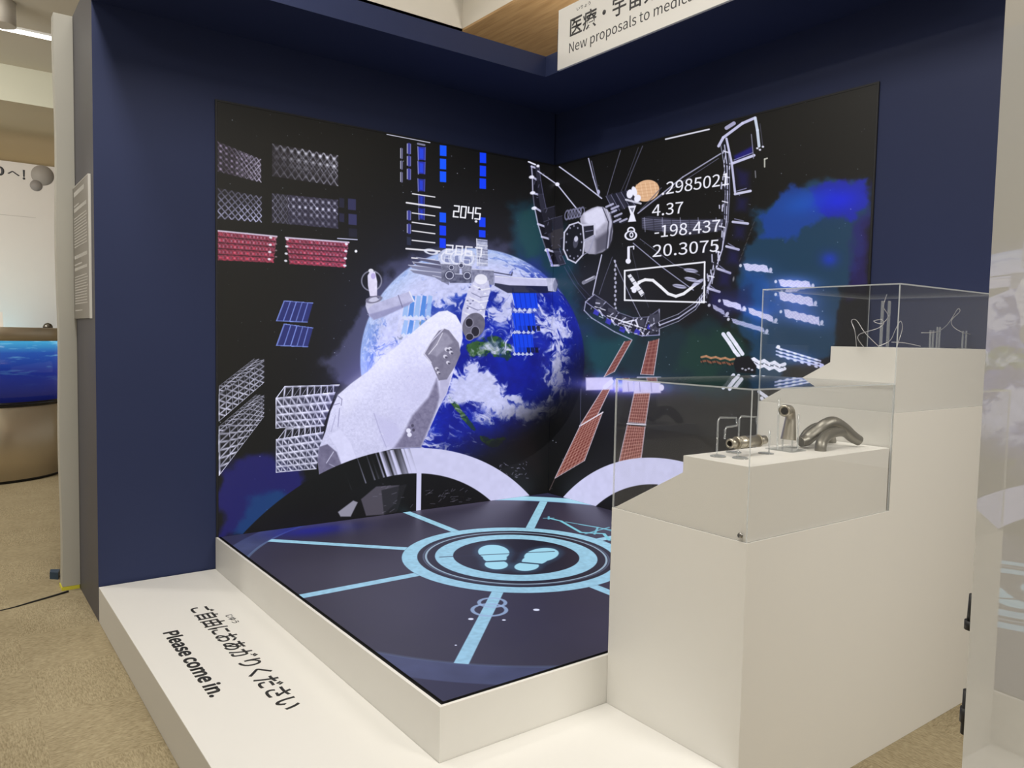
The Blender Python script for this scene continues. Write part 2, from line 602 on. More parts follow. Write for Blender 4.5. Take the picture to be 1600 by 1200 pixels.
def lattice(q, nu, nv, style, col, bright=None, back=None, s=0, w=0.16):
    xs, ys = [p[0] for p in q], [p[1] for p in q]
    i = sel(min(xs) - 3, min(ys) - 3, max(xs) + 3, max(ys) + 3)
    u, v = quad_uv(PU[i].astype(float), PV[i].astype(float), q)
    ok = (u > -0.01) & (u < 1.01) & (v > -0.01) & (v < 1.01)
    i, u, v = i[ok], np.clip(u[ok], 0, 0.9999), np.clip(v[ok], 0, 0.9999)
    fu, fv = (u * nu) % 1, (v * nv) % 1
    tri = lambda d, ww: np.clip(1 - np.abs(d) / ww, 0, 1) ** 0.7
    a = np.zeros(u.shape)
    if back is not None:
        put(i, np.full(u.shape, 0.75), back)
    if style == 'cross':
        a = np.maximum(tri((fu - fv + 0.5) % 1 - 0.5, w), tri((fu + fv + 0.5) % 1 - 0.5, w) * 0.85)
    elif style == 'zig':
        a = np.maximum(tri(np.abs(fu * 2 - 1) - fv, w * 1.3), tri(np.abs(fu * 2 - 1) - 1 + fv, w) * 0.6)
    elif style == 'knot':
        g1_ = tri((fu - fv + 0.5) % 1 - 0.5, w); g2_ = tri((fu + fv + 0.5) % 1 - 0.5, w)
        nod = np.clip(1.25 - np.hypot((fu - 0.5) * 1.0, (fv - 0.5) * 1.1) / 0.30, 0, 1)
        nod = nod * (vnoise(np.floor(u * nu) * 1.0 + 0.5, np.floor(v * nv) + 0.5, s + 2) > 0.35)
        a = np.maximum(np.maximum(g1_ * 0.55, g2_ * 0.35) * (0.4 + 0.9 * vnoise(u * nu, v * nv, s + 5)), nod)
    elif style == 'shelf':
        dg = tri(fu - fv * 0.9, w * 1.1)
        a = np.maximum(np.maximum(tri(fv, w * 1.5), tri(fv - 1, w * 0.8)), np.maximum(dg, tri(fu, w * 0.7)))
    elif style == 'bars':
        a = np.maximum(tri(fu - 0.06, w), np.maximum(tri(v, 0.05), tri(1 - v, 0.05)))
    elif style == 'grid':
        a = np.maximum(tri(fu - 0.5, w * 2.2), tri(fv - 0.5, w * 2.2))
        a = np.clip(a * (0.6 + 0.4 * (tri(fu - 0.5, w * 2) * tri(fv - 0.5, w * 2))), 0, 1)
    k = 1.0 if bright is None else bright(u, v)
    a = a * k * (0.65 + 0.5 * vnoise(u * nu * 2.1, v * nv * 2.1, s))
    put(i, np.clip(a, 0, 1), col)


def q_(z, ox, oy, sc):
    return [(a / sc + ox, b / sc + oy) for a, b in z]


def glyphs(body, start, end, h, lean, col, alpha=1.0):
    """numbers whose baseline runs from start to end, h tall"""
    me = text_mesh(body)
    cnt = {}
    for p in me.polygons:
        for e in p.edge_keys:
            cnt[e] = cnt.get(e, 0) + 1
    V = np.array([v.co[:2] for v in me.vertices])
    E = [e for e, c in cnt.items() if c == 1]
    bpy.data.meshes.remove(me)
    s0, s1 = np.array(start), np.array(end)
    T = s0 + (V[:, :1] - V[:, 0].min()) / np.ptp(V[:, 0]) * (s1 - s0) + V[:, 1:2] / V[:, 1].max() * np.array((lean, -h))
    i = sel(T[:, 0].min() - 2, T[:, 1].min() - 2, T[:, 0].max() + 2, T[:, 1].max() + 2)
    x, y = PU[i], PV[i]
    ins = np.zeros(x.shape, bool)
    d = np.full(x.shape, 1e9)
    for a, b in E:
        (ax, ay), (bx, by) = T[a], T[b]
        if abs(by - ay) > 1e-9:
            ins ^= ((ay > y) != (by > y)) & (x < (bx - ax) * (y - ay) / (by - ay) + ax)
        ex, ey = bx - ax, by - ay
        t = np.clip(((x - ax) * ex + (y - ay) * ey) / (ex * ex + ey * ey + 1e-9), 0, 1)
        d = np.minimum(d, (x - ax - ex * t) ** 2 + (y - ay - ey * t) ** 2)
    d = np.sqrt(d) * np.where(ins, -1, 1)
    put(i, sstep(0.8, -0.5, d - 0.05) * alpha, col)


SEGS = {'2': 'abged', '0': 'abcdef', '4': 'fgbc', '5': 'afgcd', '6': 'afgedc', '7': 'abc'}


def digital(txt, x, y, w, h, step, slope, col, lw, alpha=1.0):
    for k, ch in enumerate(txt):
        ox, oy = x + k * step, y + k * step * slope
        P = {'a': ((0, 0), (w, 0)), 'b': ((w, 0), (w, h / 2)), 'c': ((w, h / 2), (w, h)), 'd': ((0, h), (w, h)),
             'e': ((0, h / 2), (0, h)), 'f': ((0, 0), (0, h / 2)), 'g': ((0, h / 2), (w, h / 2))}
        for s_ in SEGS[ch]:
            (a, b), (c, d) = P[s_]
            sk = lambda px, py: (ox + px - (py - h) * 0.10, oy + py + px * slope)
            seg(sk(a, b), sk(c, d), lw, col, alpha, 0.5)


LAV = (208, 208, 242)
WHT = (236, 236, 255)

# --- nebulae and stars
cloudpoly([(345, 725), (420, 708), (470, 735), (480, 790), (440, 830), (345, 850)], (28, 26, 105), 0.85, 9, 16, 30, 1)
cloudpoly([(395, 775), (440, 768), (470, 790), (430, 830), (370, 850), (372, 815)], (16, 62, 112), 0.8, 8, 12, 18, 2)
cloudpoly([(520, 545), (555, 500), (600, 430), (650, 405), (660, 470), (600, 600), (540, 600), (495, 560)], (62, 62, 84), 0.85, 8, 16, 22, 4)
cloudpoly([(590, 420), (650, 396), (740, 372), (800, 380), (800, 420), (640, 440)], (60, 60, 82), 0.7, 10, 12, 22, 5)
cloudpoly([(800, 325), (840, 315), (875, 360), (900, 420), (905, 500), (860, 460), (800, 410)], (14, 52, 66), 0.85, 14, 16, 24, 6)
cloudpoly([(815, 330), (838, 322), (850, 380), (835, 410), (812, 380)], (22, 66, 62), 0.6, 10, 10, 18, 7)
cloudpoly([(800, 405), (840, 410), (870, 450), (900, 500), (930, 520), (900, 545), (850, 470)], (24, 34, 110), 0.7, 12, 16, 24, 8)
cloudpoly([(890, 470), (960, 480), (1000, 520), (1100, 500), (1180, 540), (1200, 600), (1120, 620), (1030, 600), (960, 590), (915, 570)], (16, 50, 58), 0.7, 16, 26, 30, 9)
cloudpoly([(1080, 520), (1150, 505), (1170, 560), (1110, 600), (1060, 570)], (22, 62, 42), 0.5, 14, 18, 24, 10)
cloudpoly([(915, 530), (990, 525), (960, 570), (930, 600)], (18, 80, 84), 0.5, 12, 10, 20, 11)
cloudpoly([(1180, 330), (1250, 290), (1357, 278), (1357, 330), (1345, 400), (1320, 470), (1290, 560), (1180, 600), (1150, 500), (1165, 420)], (22, 58, 86), 0.95, 7, 20, 30, 12)
cloudpoly([(1186, 332), (1240, 292), (1300, 300), (1290, 340), (1240, 370), (1190, 375)], (20, 62, 150), 0.85, 6, 14, 20, 13)
cloudpoly([(1270, 292), (1355, 278), (1355, 320), (1330, 345), (1290, 340), (1270, 320)], (22, 30, 165), 0.8, 6, 12, 18, 14)
glow(1310, 313, 36, 18, (10, 30, 235), 0.65, -8, False)
glow(1255, 318, 34, 16, (15, 90, 200), 0.45, -15, False)
glow(1296, 405, 13, 11, (20, 50, 190), 0.75, 0, False)
cloudpoly([(1335, 350), (1360, 325), (1357, 460), (1325, 470)], (34, 22, 100), 0.7, 8, 8, 20, 15)
cloudpoly([(1165, 425), (1190, 430), (1215, 480), (1180, 520), (1150, 480)], (18, 70, 140), 0.7, 10, 12, 20, 16)
cloudpoly([(1090, 370), (1150, 400), (1160, 470), (1120, 480), (1090, 440)], (18, 20, 34), 0.6, 14, 14, 24, 17)
cloudpoly([(1120, 455), (1170, 450), (1175, 480), (1130, 500)], (24, 28, 70), 0.6, 10, 10, 20, 18)
for k in range(520):
    x, y = _rng.uniform(340, 1370), _rng.uniform(150, 830)
    seg((x, y), (x + 0.3, y), _rng.uniform(0.5, 1.4), (200, 205, 225), _rng.uniform(0.15, 0.75), 0.5)

# --- truss clusters of the left wall
z4 = lambda p: q_(p, 330, 150, 4.0)
z5 = lambda p: q_(p, 330, 440, 2.857)
lattice(z4([(40, 285), (310, 395), (312, 540), (40, 470)]), 9, 5, 'knot', (165, 150, 180), lambda u, v: 0.85, (38, 32, 42), 1, 0.22)
lattice(z4([(150, 330), (310, 395), (312, 540), (150, 500)]), 5, 4, 'cross', (190, 185, 210), lambda u, v: 0.25 + 0.75 * u, None, 1, 0.18)
lattice(z4([(385, 300), (790, 372), (790, 562), (385, 500)]), 9, 4, 'knot', (235, 235, 250), lambda u, v: np.clip(0.28 + 0.8 * u - 0.7 * (v - 0.3), 0.15, 1), (34, 30, 38), 2, 0.2)
lattice(z4([(385, 300), (790, 372), (790, 562), (385, 500)]), 9, 3, 'cross', (200, 200, 220), lambda u, v: 0.2 + 0.4 * u, None, 2, 0.14)
lattice(z4([(40, 575), (315, 630), (315, 790), (40, 765)]), 7, 4, 'cross', (185, 185, 220), lambda u, v: 0.35 + 0.55 * v + 0.3 * u, (26, 24, 32), 3, 0.2)
lattice(z4([(385, 610), (790, 650), (790, 828), (385, 790)]), 11, 4, 'knot', (225, 225, 248), lambda u, v: 0.4 + 0.6 * np.exp(-((v - 0.35) / 0.28) ** 2), (48, 44, 66), 4, 0.18)
lattice(z4([(385, 610), (480, 620), (480, 800), (385, 790)]), 3, 4, 'cross', (170, 170, 195), lambda u, v: 0.5 + 0 * u, (28, 26, 34), 4, 0.16)
for a, b, c, d, t in ((800, 635, 832, 700, .5), (855, 640, 905, 715, .9), (800, 730, 832, 790, .6), (858, 735, 910, 808, 1), (860, 825, 912, 885, .35)):
    poly(z4([(a, b), (c, b + 6), (c, d), (a, d - 5)]), (46, 46, 84), 0.8, t)
seg(*z4([(790, 890), (913, 898)]), 1.6, (190, 190, 215))
for quad_ in ([(40, 842), (410, 878), (390, 1042), (40, 1026)], [(465, 885), (860, 915), (835, 1072), (490, 1050)]):
    poly(z4(quad_), (104, 34, 52), 0.8)
    lattice(z4(quad_), 9, 5, 'knot', (222, 66, 92), lambda u, v: 0.6 + 0.4 * v, None, 5, 0.3)
    lattice(z4(quad_), 16, 5, 'knot', (214, 170, 196), lambda u, v: 0.75 - 0.45 * v, None, 6, 0.2)
    for k in range(1, 5):
        Q = z4(quad_)
        t = k / 5
        path([(Q[0][0] + (Q[3][0] - Q[0][0]) * t, Q[0][1] + (Q[3][1] - Q[0][1]) * t), (Q[1][0] + (Q[2][0] - Q[1][0]) * t, Q[1][1] + (Q[2][1] - Q[1][1]) * t)], 1.3, (30, 14, 22), 0.75)
    path(z4(quad_)[:2], 2.6, (215, 205, 228), 0.85)
for k in range(4):
    for x, y in ((372, 885), (845, 925), (475, 895)):
        px, py = z4([(x - k * 3, y + k * 45)])[0]
        ell(px, py, 2.6, 1.8, (235, 235, 245), 10, 0.9)
    px, py = z4([(405, 885 + k * 40)])[0]
    ell(px, py, 2, 1.4, (190, 160, 165), 0, 0.6)
ell(*z4([(905, 970)])[0], 2.2, 2.2, (240, 240, 250))
for quad_ in ([(325, 85), (455, 95), (430, 182), (290, 176)], [(325, 188), (455, 206), (432, 292), (290, 286)]):
    poly(z5(quad_), (34, 40, 100))
    lattice(z5(quad_), 5, 1, 'bars', (130, 150, 225), None, None, 7, 0.16)
for quad_, nu, nv in (([(36, 465), (190, 345), (236, 348), (36, 510)], 8, 2), ([(36, 500), (236, 352), (236, 450), (36, 622)], 8, 4),
                      ([(36, 645), (200, 505), (236, 508), (36, 690)], 8, 2), ([(36, 680), (236, 512), (236, 602), (38, 862)], 8, 5)):
    lattice(z5(quad_), nu, nv, 'shelf', (222, 222, 246), lambda u, v: 0.65 + 0.35 * v, (30, 30, 36), 8, 0.17)
lattice(z5([(330, 467), (572, 460), (548, 505), (290, 522)]), 8, 1, 'shelf', (226, 226, 250), None, (26, 26, 34), 9, 0.13)
lattice(z5([(290, 520), (552, 495), (500, 640), (290, 655)]), 8, 4, 'shelf', (228, 228, 250), None, (70, 70, 92), 10, 0.2)
lattice(z5([(335, 655), (505, 640), (490, 680), (292, 712)]), 7, 1, 'shelf', (226, 226, 250), None, (26, 26, 34), 11, 0.14)
lattice(z5([(290, 705), (500, 672), (468, 836), (290, 852)]), 7, 5, 'shelf', (228, 228, 250), None, (70, 72, 96), 12, 0.2)

# --- the earth
EC, ER = (738.0, 563.0), 175.0
glow(EC[0] - 40, EC[1] - 40, 175, 165, (70, 80, 150), 0.42, 0, True)
i = sel(EC[0] - ER - 3, EC[1] - ER - 3, EC[0] + ER + 3, EC[1] + ER + 3)
x, y = (PU[i] - EC[0]) / ER, (PV[i] - EC[1]) / ER
rr = np.hypot(x, y)
k = np.arcsin(np.clip(rr, 0, 0.999)) / (rr + 1e-6)
ex, ey = x * k, y * k
nz = np.sqrt(np.clip(1 - rr ** 2, 0, 1))
g1 = np.clip(-x * 0.62 - y * 0.72, -1, 1)
oc = np.zeros((len(i), 3), np.float32)
oc[:] = np.array((9, 26, 150)) / 255
oc += (fbm(ex * 5, ey * 5, 4, 3)[:, None] - 0.5) * np.array((0.02, 0.10, 0.24))
sea = sstep(0.05, 0.95, g1)[:, None]
oc = oc * (1 - sea) + sea * np.array((70, 108, 205)) / 255
# land
lm = 0.92 * np.exp(-(((ex - 0.17) / 0.26) ** 2 + ((ey + 0.10) / 0.15) ** 2)) + 0.85 * np.exp(-(((ex + 0.13 - (ey - 0.45) * 0.7) / 0.05) ** 2 + ((ey - 0.50) / 0.22) ** 2))
lm += 0.7 * np.exp(-(((ex - 0.22) / 0.16) ** 2 + ((ey - 0.82) / 0.1) ** 2)) + 0.9 * np.exp(-(((ex + 0.6) / 0.22) ** 2 + ((ey + 0.35) / 0.3) ** 2))
land = sstep(0.46, 0.60, lm * (0.15 + 1.7 * fbm(ex * 9, ey * 9, 5, 8))) * 0.92
lc = np.where((fbm(ex * 14, ey * 14, 3, 2) > 0.52)[:, None], np.array((52, 92, 38)) / 255, np.array((22, 56, 56)) / 255)
lc = lc * (1 - sea) + sea * np.array((186, 178, 205)) / 255
oc = oc * (1 - land[:, None]) + lc * land[:, None]
# clouds
wx = ex + 0.42 * (fbm(ex * 4, ey * 4, 4, 21) - 0.5); wy = ey + 0.34 * (fbm(ex * 4 + 5, ey * 4, 4, 25) - 0.5)
dens = 0.10 * np.ones(len(i))
for cx, cy, rx, ry, an, w in ((752, 592, 40, 16, 35, .8), (735, 608, 38, 20, 20, .8), (790, 632, 60, 14, 8, .62), (690, 440, 110, 42, -20, .85), (790, 490, 34, 60, 25, .62), (868, 560, 18, 75, 8, .55), (800, 650, 80, 14, 0, .5),
                              (850, 500, 40, 25, 30, .4), (610, 520, 40, 90, 20, .75), (770, 545, 40, 14, 10, .25), (700, 620, 30, 22, -30, .5), (660, 690, 60, 22, 30, .35), (880, 610, 14, 60, 0, .35),
                              (760, 420, 90, 30, 10, .4), (720, 700, 80, 30, 20, .18)):
    dx, dy = PU[i] - cx, PV[i] - cy
    c, s = math.cos(R(an)), math.sin(R(an))
    dens += w * np.exp(-(((dx * c + dy * s) / rx) ** 2 + ((-dx * s + dy * c) / ry) ** 2))
cl = fbm(wx * 13, wy * 17, 6, 30) * 0.75 + 0.25 * np.abs(2 * fbm(wx * 13, wy * 13, 4, 40) - 1)
cm = sstep(0.47, 0.76, cl + (dens - 0.28) * 0.62)
cc = np.array((212, 214, 250)) / 255
oc = oc * (1 - cm[:, None] * 0.92) + cm[:, None] * 0.92 * cc
# limb haze on the day side, night towards the lower right
lim = sstep(0.80, 1.0, rr) * sstep(-0.25, 0.6, g1)
oc = oc * (1 - 0.75 * lim[:, None]) + 0.75 * lim[:, None] * np.array((176, 196, 240)) / 255
oc = oc * (0.90 + 0.2 * fbm(ex * 26, ey * 30, 4, 51))[:, None]
night = sstep(0.55, 1.25, (x * 0.62 + y * 0.80) + 0.35 * rr)
oc *= (1 - 0.97 * night)[:, None]
put(i, sstep(1.008, 0.992, rr), oc)

# --- panels in front of the earth
for x0, x1, y0, y1 in ((800, 841, 456, 482), (800, 838, 489, 517), (800, 835, 522, 551)):
    poly([(x0, y0), (x1 - 3, y0 + 1), (x1, y1), (x0 + 5, y1 - 1)], (14, 66, 232))
    for k in range(5):
        xx = x0 + 4 + k * (x1 - x0 - 6) / 4.5
        seg((xx, y0 + 1), (xx + 3, y1 - 2), 0.8, (6, 36, 160), 0.9)
        if y0 > 470:
            poly([(xx + 6, y1 - 8), (xx + 11, y1 - 8), (xx + 12, y1), (xx + 7, y1)], (6, 8, 30), 0.6, 0.85 if k > 1 else 0.2)
        poly([(xx - 3, y1 + 3), (xx, y1 - 1), (xx + 4, y1 + 3), (xx, y1 + 5)], (205, 212, 240), 0.6, 0.9)
for y0, y1 in ((462, 496), (500, 524)):
    for k in range(5):
        xx = 627 + k * 9 + (496 - y0) * 0.05
        poly([(xx + 5, y0 - k * 0.2), (xx + 11, y0 + 1), (xx + 8, y1), (xx, y1 - 2)], (72, 130, 220) if k % 2 else (150, 185, 240), 0.8, 0.9)
        poly([(xx, y1), (xx + 4, y1 - 4), (xx + 8, y1), (xx + 4, y1 + 4)], (214, 222, 246), 0.7, 0.85)

# --- blue panel columns, ticks and digital years
z6 = lambda p: q_(p, 580, 200, 4.8)


def rect6(a, b, c, d, col, alpha=1.0):
    poly(z6([(a, b), (c, b + 5), (c, d), (a, d - 4)]), col, 0.6, alpha)


for a, b, c, d in ((515, 128, 565, 212), (515, 228, 563, 312), (515, 323, 563, 408), (513, 632, 562, 710), (513, 730, 562, 808), (513, 824, 560, 902),
                   (815, 183, 863, 265), (815, 281, 862, 365), (813, 376, 862, 458), (810, 668, 858, 745), (808, 764, 858, 822)):
    rect6(a, b, c, d, (14, 84, 252) if b < 640 and a < 800 else (10, 60, 246))
for a, b, c, d, al in ((350, 140, 408, 242, 1), (350, 250, 406, 346, 1), (350, 380, 404, 476, .85), (354, 500, 402, 590, .7), (355, 600, 402, 690, .75)):
    rect6(a, b, c, d, (40, 48, 168), al)
    rect6(a + 14, b + 12, c - 16, d - 10, (34, 70, 235), al * 0.75)
    path(z6([(a, b), (a + 4, d)]), 1.6, (165, 170, 220), al * 0.7)
    path(z6([(c, b + 5), (c - 4, d)]), 1.2, (120, 125, 205), al * 0.6)
for x0, ys in ((228, ((145, 235), (240, 315), (325, 412))), (284, ((110, 200), (205, 290), (300, 392), (615, 695), (715, 795)))):
    for a, b in ys:
        w = 7 if x0 < 250 else 13
        poly(z6([(x0 - w, a + 8), (x0, a), (x0 + w, a + 10), (x0 + w, b - 4), (x0 - 2, b), (x0 - w, b - 12)]), (58, 62, 150) if x0 > 250 else (70, 70, 96), 0.6)
        path(z6([(x0 - w, a + 8), (x0 - w, b - 10)]), 1.3, (205, 205, 235), 0.85)
        path(z6([(x0 + w, a + 10), (x0 + w - 1, b - 6)]), 1.0, (165, 165, 220), 0.7)
rect6(268, 815, 300, 880, (52, 60, 92), 0.6)
path(z6([(120, 46), (300, 80), (440, 108)]), 2.2, (205, 205, 225))
path(z6([(350, 118), (400, 128)]), 3.0, (150, 150, 185), 0.8)
for a, b, c, d, w in ((310, 493, 478, 518, 1.8), (265, 560, 518, 597, 2.6), (308, 637, 478, 660, 1.8), (308, 707, 478, 730, 1.9), (308, 770, 478, 793, 1.9), (308, 842, 478, 861, 1.9),
                      (263, 905, 515, 925, 2.6), (305, 974, 475, 990, 1.9), (320, 1012, 460, 1033, 2.2), (330, 1045, 478, 1058, 2.2)):
    path(z6([(a, b), (c, d)]), w, (232, 230, 238))
digital('2045', 708.5, 321.5, 7.4, 17.0, 11.2, 0.10, (242, 242, 250), 2.2)
ell(744, 346, 2.2, 1.8, (235, 235, 250))

# --- white spacecraft with its arms
z7 = lambda p: q_(p, 480, 380, 3.1587)


def hull(base, amp=0.05, g=(0, 0), sc=6, s=0):
    b = np.array(base) / 255

    def f(x, y):
        n = (fbm(x / sc, y / sc, 3, s) - 0.5) * amp * 2 + (fbm(x / 40, y / 40, 2, s + 4) - 0.5) * amp
        return np.clip(b + (n + (x - 600) / 100 * g[0] + (y - 600) / 100 * g[1])[:, None], 0, 1)
    return f


glow(590, 610, 90, 50, (110, 100, 210), 0.35, -40)
# top machinery and boom
poly(z7([(925, 158), (1000, 168), (1190, 176), (1235, 182), (1232, 236), (1180, 246), (990, 246), (925, 210)]), (24, 26, 50), 1.0, 0.85)
poly(z7([(925, 158), (1000, 170), (1185, 172), (1225, 178), (1228, 206), (1180, 212), (1000, 208), (925, 196)]), hull((196, 196, 232), 0.04), 0.8)
path(z7([(930, 164), (1185, 178)]), 1.5, (232, 232, 250), 0.8)
poly(z7([(1180, 172), (1224, 172), (1236, 205), (1226, 240), (1190, 236)]), hull((182, 184, 214), 0.08), 0.8)
ell(*z7([(1226, 206)])[0], 4, 10, (60, 66, 100), 5, 0.5)
path(z7([(900, 140), (1010, 158), (1012, 145)]), 1.6, (60, 62, 92))
for k, (a, b, c, d) in enumerate(((500, 108, 700, 150), (520, 92, 680, 118), (505, 130, 690, 170), (540, 70, 660, 95), (620, 160, 700, 195))):
    poly(z7([(a, b), (c, b + 18), (c, d + 12), (a + 20, b + 16)]), (92, 92, 122) if k % 2 else (128, 130, 162), 0.8)
    path(z7([(a, b), (c, b + 18)]), 1.2, (214, 216, 240), 0.8)
ell(*z7([(612, 42)])[0], 9, 3.5, (225, 228, 246), 10, 0.95, 0.6, 2.0)
for cx, cy, rx, ry in ((700, 70, 17, 14), (742, 70, 15, 14), (790, 75, 14, 14)):
    px, py = z7([(cx, cy)])[0]
    ell(px, py, rx, ry, hull((188, 194, 226), 0.12, (0, 0), 3, 5))
    ell(px, py, rx * 0.7, ry * 0.7, (232, 234, 250), 0, 0.9, 0.6, 1.6)
    ell(px, py + 3, rx * 0.45, ry * 0.4, (120, 128, 176), 0, 0.8)
for a, b, c, d, col in ((660, 100, 752, 192, (122, 124, 150)), (762, 105, 812, 192, (138, 140, 166)), (812, 128, 922, 205, (126, 128, 158)), (700, 150, 812, 196, (96, 98, 126))):
    poly(z7([(a, b), (c, b + 6), (c, d), (a + 4, d)]), hull(col, 0.14, (0, 0), 4, 7), 0.8)
    path(z7([(a, b), (c, b + 6)]), 1.4, (214, 216, 240), 0.85)
for cx, cy, r_ in ((703, 158, 8), (790, 160, 7), (712, 120, 5), (760, 110, 5)):
    px, py = z7([(cx, cy)])[0]
    ell(px, py, r_, r_, (70, 72, 100)); ell(px, py, r_ * 0.75, r_ * 0.75, (206, 208, 232), 0, 0.9, 0.5, 1.4)
poly(z7([(835, -22), (890, -16), (892, 115), (838, 112)]), hull((168, 172, 202), 0.14, (0, 0), 3, 9), 0.8)
for k in range(6):
    path(z7([(838, -14 + k * 22), (890, -8 + k * 22)]), 1.3, (236, 238, 250) if k % 2 else (70, 74, 110), 0.75)
path(z7([(837, -22), (840, 112)]), 1.4, (226, 228, 246), 0.9)
digital('2067', 697, 383, 9.5, 13, 15.0, 0.085, (240, 240, 252), 2.4, 0.9)
digital('2067', 694, 396, 9.5, 14, 15.0, 0.085, (226, 228, 248), 1.5, 0.75)
# arm column
poly(z7([(830, 175), (895, 185), (905, 235), (880, 330), (872, 420), (800, 470), (755, 420), (765, 330), (795, 230)]), hull((206, 206, 238), 0.07, (0, 0), 4, 3), 0.9)
for k, t in enumerate((0.12, 0.3, 0.42, 0.62, 0.8)):
    a = (830 + (768 - 830) * t, 185 + 200 * t); b = (902 + (878 - 902) * t, 200 + 200 * t)
    path(z7([a, ((a[0] + b[0]) / 2 + 2, (a[1] + b[1]) / 2 + 14), b]), 1.3 if k % 2 else 2.2, (110, 112, 150) if k % 2 else (236, 236, 250), 0.75)
for k in range(16):
    a, b = _rng.uniform(785, 880), _rng.uniform(215, 345)
    px, py = z7([(a, b)])[0]
    ell(px, py, 1.6, 1.2, (96, 98, 136) if k % 2 else (244, 244, 255), 0, 0.8)
ell(*z7([(858, 178)])[0], 10, 8, (238, 238, 252), 0, 0.9)
ell(*z7([(822, 408)])[0], 17, 21, hull((104, 102, 122), 0.06), 25)
for cx, cy, rx, ry in ((800, 392, 5.5, 6.5), (830, 436, 6, 7.5), (802, 462, 5.5, 5)):
    px, py = z7([(cx, cy)])[0]
    ell(px, py, rx + 1.2, ry + 1.2, (150, 148, 172), 0, 0.9); ell(px, py, rx, ry, (38, 36, 50))
# small arm on the left
px, py = z7([(318, 186)])[0]
ell(px, py, 15.5, 15.5, (150, 150, 172), 0, 0.8, 0.7, 2.2)
ell(px - 1, py - 16, 4, 3, (225, 225, 240))
poly(z7([(298, 160), (312, 135), (336, 142), (346, 190), (345, 260), (310, 262), (300, 210)]), hull((222, 218, 246), 0.05), 0.9)
ell(*z7([(326, 162)])[0], 3.6, 4.6, (180, 168, 226), 0, 0.9)
poly(z7([(292, 275), (340, 262), (362, 285), (352, 330), (300, 345), (288, 310)]), hull((200, 200, 228), 0.05), 0.9)
ell(*z7([(330, 278)])[0], 11, 4.5, (118, 116, 142), -12, 0.95, 0.6, 2.0)
poly(z7([(300, 325), (330, 300), (450, 258), (505, 238), (530, 285), (500, 305), (380, 360), (330, 378), (304, 358)]), hull((186, 186, 224), 0.05, (0, 0)), 0.9)
poly(z7([(304, 352), (330, 345), (480, 300), (520, 285), (500, 307), (380, 362), (330, 380)]), (118, 118, 168), 1.6, 0.5)
path(z7([(450, 258), (470, 315)]), 1.6, (112, 112, 150), 0.8)
path(z7([(505, 240), (528, 288)]), 2.2, (236, 236, 252), 0.8)
# body
body = [(62, 1165), (52, 1060), (60, 1005), (90, 930), (115, 830), (152, 748), (220, 690), (300, 632), (370, 560), (430, 520), (520, 440), (600, 372), (650, 338), (692, 332), (735, 355), (765, 410),
        (768, 470), (745, 560), (715, 660), (690, 740), (652, 810), (612, 900), (590, 950), (560, 1008), (420, 1016), (300, 1050), (165, 1115)]
poly(z7(body), hull((218, 218, 252), 0.055, (0.0, -0.06), 2.6, 2), 1.0)
poly(z7([(152, 748), (300, 632), (430, 520), (600, 372), (692, 332), (640, 420), (470, 570), (300, 720), (190, 840)]), (236, 236, 255), 14, 0.4)
poly(z7([(480, 620), (640, 590), (650, 690), (600, 780), (500, 880), (420, 990), (360, 960), (430, 800)]), (188, 186, 228), 16, 0.35)
poly(z7([(640, 668), (655, 760), (640, 815), (600, 915), (560, 1010), (425, 1012), (470, 950), (520, 850), (600, 760)]), hull((122, 118, 150), 0.07, (0, 0), 4, 6), 3.0)
poly(z7([(655, 680), (712, 650), (690, 735), (655, 800)]), hull((188, 186, 222), 0.05), 1.2)
poly(z7([(330, 840), (352, 900), (385, 1000), (430, 1010), (470, 930), (420, 880)]), (192, 190, 232), 6, 0.6)
poly(z7([(105, 945), (165, 920), (215, 985), (245, 1070), (175, 1108), (150, 1020)]), hull((214, 214, 248), 0.03), 1.2)
poly(z7([(62, 1165), (52, 1065), (60, 1005), (100, 992), (145, 1030), (168, 1090), (160, 1120)]), hull((112, 108, 138), 0.08, (0, 0), 8, 9), 1.2)
path(z7([(95, 1085), (130, 1030)]), 1.4, (210, 210, 238), 0.8); path(z7([(110, 1090), (150, 1110)]), 1.2, (180, 180, 210), 0.7)
path(z7([(150, 752), (172, 770), (168, 800)]), 1.6, (140, 138, 176), 0.8); path(z7([(128, 800), (160, 790)]), 1.2, (130, 128, 168), 0.8)
path(z7([(152, 905), (160, 815)]), 1.4, (140, 138, 180), 0.7); path(z7([(118, 930), (140, 850)]), 1.2, (150, 148, 190), 0.6)
path(z7([(330, 840), (360, 930), (390, 1005)]), 1.4, (160, 158, 200), 0.6)
for k in range(70):
    a, b = _rng.uniform(200, 680), _rng.uniform(400, 960)
    if sd_poly(np.array([a]), np.array([b]), body)[0] < -40 and not (a > 560 and b > 650):
        px, py = z7([(a, b)])[0]
        path([(px, py), (px + _rng.uniform(-4, 4), py + _rng.uniform(-2, 3))], 0.7, (172, 170, 214) if k % 2 else (240, 240, 255), 0.55)
for a, b, c, d, ofs in ((500, 925, 520, 900, 0), (505, 945, 525, 922, 0)):
    ell(*z7([(a, b)])[0], 3.6, 3.6, (226, 226, 250)); ell(*z7([(c, d)])[0], 2.2, 2.4, (70, 66, 90), 0, 0.9)
